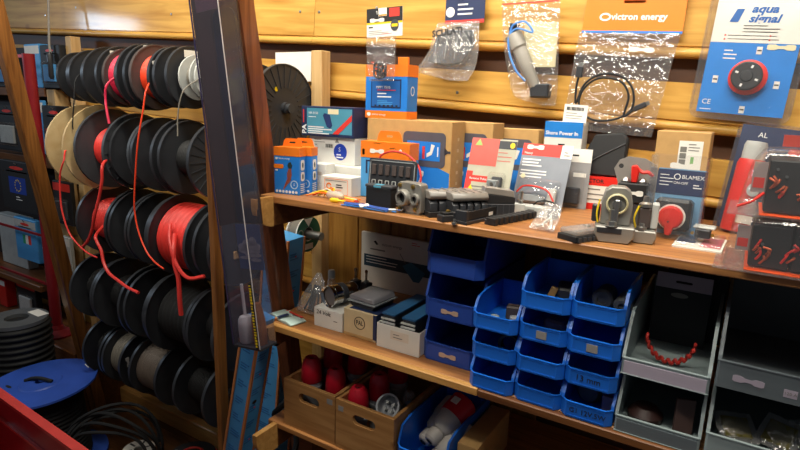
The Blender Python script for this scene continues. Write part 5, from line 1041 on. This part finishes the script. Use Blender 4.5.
# ------------------------------------------------------------------ left half of the middle shelf
t = carton('white_carton', 'small white carton with handwritten 24 Volt', -.903, 1.057, .092, .1, .0515, WHITE, z=S2); text('24 Volt', .0155, INK, t, (-.038, -.0506, .04), align='LEFT', shear=.15); fr(t, -.05, .018, .03, .024, .026, INKG, 'print_lines')
t = carton('logo_carton', 'cream carton with black round PAL logo and blue side', -.8065, 1.057, .098, .1, .0705, mat('cream_card', 'c9b48c', .65), z=S2); f = -.05
P('round_logo', holed(ell(.0165, .0165, 26, .0, .04), ell(.0148, .0148, 26, .0, .04), f - .0007, f - .0001), INK, t); text('PAL', .0165, INK, t, (0, f - .0003, .04), sx=.8, bold=.0002); sd(t, .049, -.05, .05, .0, .0705, NAVY, 'blue_side'); tp(t, .0705, -.036, .049, -.044, .05, NAVY, 'blue_top'); fr(t, f, .04, .049, .006, .0705, NAVY, 'blue_edge'); fr(t, f, -.049, .04, .002, .008, CARD, 'worn_edge')
# open white tray with busbar fuses
t = thing('white_tray', 'white open carton tray holding finned black fuses', 'tray', (-.641, 1.135, S2 + .0002), 0); wx, wy, wh = .059, .087, .06
P('front_wall', bx(-wx, wx, -wy, -wy + .002, 0, wh), WHITE, t, bevel=.0005); P('back_wall', bx(-wx, wx, wy - .002, wy, 0, wh), WHITE, t); P('side_wall', bx(-wx, -wx + .002, -wy + .0022, wy - .0022, .0022, wh), WHITE, t); P('side_wall', bx(wx - .002, wx, -wy + .0022, wy - .0022, .0022, wh), WHITE, t); P('base', bx(-wx + .002, wx - .002, -wy + .0022, wy - .0022, 0, .002), WHITE, t)
P('label', bx(-.02, .03, -wy - .0006, -wy - .0001, .028, .05), mat('tray_label', 'd8cdbd', .6), t); lines(t, -wy - .0006, -.012, .015, .042, .007, 2, INKG, .002)
for k, (x, lb) in enumerate(((-.672, 'left finned black heat sink with blue top in the white tray'), (-.617, 'right finned black heat sink with blue top in the white tray'))):
    t = thing('heat_sink', lb, 'heat sink', (x, 1.09, S2 + .0026), 0)
    P('body', bx(-.015, .015, -.034, .125, 0, .079), BLACK, t, bevel=.001); P('top_plate', bx(-.018, .018, -.035, .128, .0792, .083), mat('heat_blue', '2c5f8a', .4), t)
    for j in range(5): P('fin', bx(-.019, .019, -.0385, -.0342, .03 + j * .0095, .0335 + j * .0095), LGREY, t)
o = P('wing_nut', B().lathe([(.006, 0), (.006, .006), (.003, .007), (.003, .018), (.007, .02), (.007, .026)], 12), STEEL, None, loc=(-.6445, 1.072, S2 + .0026)); tag(o, 'small steel wing stud between the two heat sinks', 'stud')
# chrome horn and grey clamshell
t = thing('chrome_horn', 'chrome cylinder with wide open mouth lying on the white carton', 'horn', (-.868, 1.075, S2 + .0521 + .0292), (0, 0, R(-14)))
P('mouth', B().lathe([(.025, .0), (.029, -.004), (.029, .003), (.0265, .008), (.0245, .01)], 26, 'y', close=False), CHROME, t); P('barrel', B().lathe([(.0265, .0085), (.0265, .075), (.02, .085), (.004, .087)], 26, 'y'), CHROME, t); P('inner_face', B().cyl(.0243, .004, .0075, 24, 'y'), mat('horn_inner', '7a6a60', .35, metal=.5), t); P('band', B().ring(.0266, .0278, .03, .045, 26, 'y'), BLACK, t)
t = thing('clamshell_box', 'dark grey clear-lidded clamshell box on the PAL carton', 'clamshell pack', (-.762, 1.115, S2 + .0712), R(-4))
P('tray', B().prism([(-.034, .0), (.034, 0), (.04, .014), (-.04, .014)], -.04, .045, 'xz'), BLACK, t, bevel=.002); P('rim', bx(-.044, .044, -.045, .05, .0142, .017), GREY, t); P('lid', B().prism([(-.042, .0172), (.042, .0172), (.036, .032), (-.036, .032)], -.043, .047, 'xz'), mat('lid_grey', '77767a', .25), t, bevel=.003)
t = carton('manual_carton', 'flat white carton with blue device picture leaning on the back panelling', -1.005, 1.405, .33, .012, .174, WHITE, z=S2); f = -.006
fr(t, f, -.153, .165, .066, .104, mat('deep_teal', '1c3b4c', .5), 'dark_band'); P('logo', B().prism([(-.118, .148), (-.106, .138), (-.1, .141), (-.11, .152)], f - .0008, f - .0002, 'xz'), INK, t); text('victron energy', .0125, INKG, t, (-.05, f - .0004, .143)); lines(t, f, -.13, -.04, .125, .008, 1, INKG, .004)
P('device_picture', B().prism([(-.01, .088), (.02, .104), (.07, .078), (.05, .045), (.03, .045)], f - .0012, f - .0006, 'xz'), mat('device_blue', '2d6f8e', .5), t); P('antenna_line', B().tube([(-.02, f - .001, .125), (.0, f - .001, .098)], .0008, 5), INKG, t); lines(t, f - .0004, -.145, -.02, .098, .009, 3, WINK, .0018); lines(t, f, .02, .05, .165, .006, 2, REDP, .002)
t = thing('parts_bag', 'pointed clear bag of black cable ties at the left of the middle shelf', 'bag', (-.945, 1.10, S2 + .0004), (R(-14), 0, 0))
P('film', pouch([(.115, -.008, .006, .1, 0), (.09, -.022, .022, .5, 0), (.05, -.044, .036, .9, 0), (.015, -.06, .042, .8, 0), (.0, -.058, .04, .3, 0)], 10, .016, .003, 31), CLEARH, t, angle=20, loc=(0, 0, .004))
for k in range(6): P('cable_tie', B().tube([(-.035 + .012 * k, rr.uniform(-.006, .006), .012), (-.02 + .008 * k, rr.uniform(-.006, .006), .05), (-.008 + .003 * k, 0, .085)], .003, 6), BLACK, t)
o = P('striped_cloth', B().prism([(-.055, .0), (-.05, .008), (-.02, .012), (.0, .006), (.03, .009), (.052, .004), (.05, 0)], -.03, .02, 'xz'), mat('pale_mint', 'b7cfc6', .7), None, bevel=.001, loc=(-.985, 1.05, S2 + .0004), rot=(0, 0, R(-12))); tag(o, 'folded pale mint cloth at the left end of the middle shelf', 'cloth')
o2 = P('red_edge', bx(-.03, .04, .012, .018, .0098, .0115), REDP, o); o3 = P('navy_stripe', bx(-.008, .002, -.031, .0, .0108, .0128), NAVY, o)
t = thing('bottle', 'slim clear plastic bottle standing behind the bag on the middle shelf', 'bottle', (-.96, 1.20, S2 + .0002)); P('body', B().lathe([(.02, 0), (.021, .004), (.021, .05), (.012, .068), (.009, .08)], 18), CLEARH, t); P('cap', B().lathe([(.01, .0802), (.01, .1), (.008, .104)], 14), LGREY, t)
for k, x in enumerate((-.905, -.868)):
    t = thing('toggle_switch', ['left toggle switch with chrome lever behind the horn', 'right toggle switch with chrome lever behind the horn'][k], 'switch', (x, 1.24, S2 + .0002), 0, 'toggle switches behind the horn'); P('body', bx(-.014, .014, -.012, .012, 0, .075), BLACK, t, bevel=.002); P('nut', B().cyl(.008, .0752, .08, 6), STEEL, t); P('lever', B().lathe([(.003, .0802), (.0035, .1), (.005, .108), (.002, .112)], 12), CHROME, t)
t = thing('tape_reel', 'green and white labelled reel on a steel peg beside the pine post', 'tape reel', (-1.155, 1.30, -.412), 0)
P('flange', B().ring(.022, .056, .018, .022, 36, 'x'), PAPER, t); P('green_label', B().lathe([(.023, .0224), (.0555, .0224)], 36, 'x', close=False), GREEN, t) ; P('winding', B().ring(.022, .048, -.018, .018, 30, 'x'), CABLEG, t); P('flange', B().ring(.022, .056, -.022, -.018, 36, 'x'), PAPER, t)
P('white_sector', B().prism([(0.0, .024), (.02, .05), (-.02, .05)], .0226, .0232, 'yz'), PAPER, t); P('sticker', bx(.0226, .0232, -.02, .02, -.048, -.03), PAPER, t); P('seal', holed(ell(.011, .011, 18, -.036, .008), ell(.009, .009, 18, -.036, .008), .0226, .0232, 'yz'), LGREY, t)
P('peg', B().cyl(.013, -.05, .075, 18, 'x'), STEEL, t)
t = thing('upper_reel_bracket', 'short wooden arm carrying the green labelled reel', 'bracket', (-1.18, 1.30, -.47)); P('arm', bx(-.03, -.012, -.012, .095, .02, .044), W_POST, t)

# ------------------------------------------------------------------ crates and plugs on the lower shelf
def crate(label, x0, y0, w, d_, h, rz=0.0):
    t = thing('wooden_crate', label, 'crate', (x0 + w / 2, y0 + d_ / 2, S3 + .0002), rz, 'wooden crates on the lower shelf'); th = .010; a = w / 2
    P('front_board', holed([(-a, 0), (a, 0), (a, h), (-a, h)], rrect(-.034, .034, h * .62, h * .62 + .026, .0125, 5), -d_ / 2, -d_ / 2 + th), W_CRATE, t, smooth=False)
    P('back_board', bx(-a, a, d_ / 2 - th, d_ / 2, 0, h), W_CRATE, t, bevel=.001)
    for s in (-1, 1): P('side_board', bx(s * (a - th / 2) - th / 2, s * (a - th / 2) + th / 2, -d_ / 2 + th, d_ / 2 - th, 0, h), W_CRATE, t, bevel=.001)
    P('base_board', bx(-a + th, a - th, -d_ / 2 + th, d_ / 2 - th, 0, .008), W_CRATE, t)
    fr(t, -d_ / 2, a - .026, a - .008, h - .026, h - .012, LG, 'paper_sticker') if label.startswith('left') else fr(t, -d_ / 2, -a + .008, -a + .024, h - .03, h - .016, LG, 'paper_sticker')
    return t
crate('left wooden crate with oval handle hole holding red plugs', -.966, 1.008, .172, .30, .135)
crate('right wooden crate with oval handle hole next to the blue bin', -.79, 1.006, .172, .30, .134)
def plug(label, x, y, zc, h=.075, rx=0.0, rz=0.0, col=DRED, base=None):
    t = thing('power_plug', label, 'plug', (x, y, zc), (rx, 0, rz), 'industrial plugs')
    P('grey_body', B().lathe([(.018, 0), (.023, .006), (.023, h * .5 - .03), (.026, h * .5 - .024), (.026, h * .5 - .006), (.024, h * .5)], 22), base or mat('plug_grey', '9a9da2', .45), t)
    P('red_cap', B().lathe([(.026, h * .5 + .0004), (.0285, h * .5 + .006), (.0265, h * .5 + .04), (.0225, h * .5 + .058), (.016, h * .5 + .068), (.010, h * .5 + .068), (.009, h * .5 + .06), (.002, h * .5 + .06)], 24), col, t); P('cap_bore', B().cyl(.0088, h * .5 + .0603, h * .5 + .061, 14), BLACKM, t)
    P('collar', B().ring(.0262, .029, h * .5 - .016, h * .5 - .010, 24, 'z'), base or mat('plug_grey', '9a9da2', .45), t)
    return t
zb = S3 + .0088
plug('front left red plug standing in the left crate', -.928, 1.075, zb + .018, .17)
plug('front right red plug standing in the left crate', -.852, 1.085, zb + .01, .16)
plug('rear left red plug in the left crate', -.925, 1.165, zb, .22); plug('rear right red plug in the left crate', -.85, 1.18, zb, .22)
plug('small red plug at the front of the right crate', -.757, 1.056, zb, .155)
plug('tall red plug in the middle of the right crate', -.735, 1.118, zb, .19)
plug('dim red plug at the back of the right crate', -.73, 1.20, zb, .22)
t = thing('plug_socket', 'grey round socket with four dark pin holes facing out of the right crate', 'socket', (-.668, 1.06, zb + .118), (R(-38), 0, R(8)))
P('cable', B().tube(smoothpath([(0, .05, .0), (.0, .075, -.03), (.0, .08, -.07), (0, .072, -.1)]), .007, 8), CABLEK, t)
P('shell', B().lathe([(.020, .055), (.026, .04), (.028, .0), (.0305, -.002), (.0305, -.008), (.026, -.008), (.025, .02), (.002, .02)], 26, 'y'), mat('plug_grey', '9a9da2', .45), t)
for k in range(4): a = k * math.pi / 2 + .6; P('pin', B().cyl(.004, .0, .0195, 10, 'y'), STEEL, t, loc=(.012 * math.cos(a), 0, .012 * math.sin(a)))
inside(-.662, 1.15, zb, 'clear_pouch', 'crumpled clear bag with a blue cap in the right crate', 'bag', pouch([(.12, -.012, .012, .2, 0), (.09, -.025, .025, .8, 0), (.04, -.03, .026, 1, 0), (0, -.028, .024, .4, 0)], 10, .02, .003, 8), CLEARH)
inside(-.66, 1.15, zb + .002, 'blue_cap', 'blue round cap inside the clear bag of the right crate', 'cap', B().lathe([(.014, 0), (.015, .06), (.012, .085), (.002, .087)], 18), mat('cap_blue', '2f6fb0', .4))
# blue bin with white plugs
t = make_bin('wide open blue bin with white and red plugs on the lower shelf', .128, .26, .118, .07, .05, BINBLUE, (-.548, 1.004, S3 + .0003), None, frame=False, th=.003, chamfer=.014)
WP = mat('plug_white', 'b5afa8', .45)
def wplug(label, loc, rot, red=False):
    t = thing('power_plug', label, 'plug', loc, rot, 'plugs in the blue bin')
    P('cable_nut', B().lathe([(.009, -.001), (.014, 0), (.019, .006), (.019, .03), (.016, .034)], 20), WP, t); P('nut_bore', B().cyl(.0085, -.0016, -.0011, 14), BLACKM, t); P('body', B().lathe([(.017, .0344), (.026, .045), (.03, .075), (.031, .08)], 22), WP, t); P('head', B().lathe([(.033, .0804), (.034, .09), (.034, .13), (.03, .135)], 24), DRED if red else WP, t)
    if red: P('sticker', bx(-.008, .012, -.0352, -.0335, .1, .118), PAPER, t)
wplug('white plug with red head lying in the blue bin', (-.55, 1.06, S3 + .075), (R(-62), 0, R(-18)), True)
wplug('white plug on the left side of the blue bin', (-.583, 1.09, S3 + .045), (R(-66), 0, R(-14)))
wplug('nearest white plug at the front of the blue bin', (-.535, 1.03, S3 + .04), (R(-75), 0, R(-20)))
# dim things deeper on the lower shelf
t = carton('brown_carton', 'brown carton right of the blue bin in the dark', -.478, 1.06, .05, .2, .10, CARD, z=S3)
t = thing('plug_housing', 'pale plug housing with dark slot in the dark under the right bins', 'plug', (-.155, 1.05, S3 + .0002), R(10)); P('body', B().lathe([(.028, 0), (.03, .05), (.026, .09), (.018, .105)], 20), WP, t); P('slot', bx(-.006, .012, -.004, .004, .1055, .1065), BLACKM, t)
o = P('black_hose', B().tube([(-1.05 + .028 * math.cos(a * .35), 1.10 + .035 * math.sin(a * .35), FL + .02 + a * .0112) for a in range(60)], .009, 7), CABLEK); tag(o, 'upright coil of black hose left of the wooden crates', 'hose')

# ------------------------------------------------------------------ print, tags and frames belong to the part that carries them
CARRIERS = ('body', 'card', 'header_card', 'front_lip', 'front_board', 'plate', 'front_wall')
PRINTS = ('print', 'lettering', 'logo', 'label', 'band', 'tag', 'icon', 'seal', 'picture', 'mark', 'panel_line', 'flash', 'sticker', 'stamp', 'window_edge', 'red_bar', 'ring_gap', 'ribbon', 'teal_panel', 'red_panel', 'dark_panel', 'red_strip', 'header', 'corner', 'black_panel', 'red_logo', 'blue_side', 'blue_top', 'blue_edge', 'worn_edge', 'frame', 'lip_edge', 'barcode', 'stripe', 'flag', 'star', 'navy_panel', 'ring_logo', 'red_line', 'red_dot', 'knob_mark_', 'recycling', 'disc_print', 'orange_flash', 'white_header', 'hang_tab', 'flap', 'antenna', 'terminal_print', 'dark_band')
for root in [o for o in SC.objects if o.parent is None and 'category' in o and o.type == 'EMPTY']:
    kids = list(root.children)
    car = next((k for n in CARRIERS for k in kids if k.name.split('.')[0] == n), None)
    fl = [k for k in kids if k.name.split('.')[0] == 'flange']
    for k in kids:
        n = k.name.split('.')[0]
        if k is car or k in fl or n in CARRIERS or not any(p in n for p in PRINTS) or k.children: continue
        if car is None and not fl: continue
        c_ = car or fl[-1]
        k.parent = c_; k.location = Vector(k.location) - Vector(c_.location)
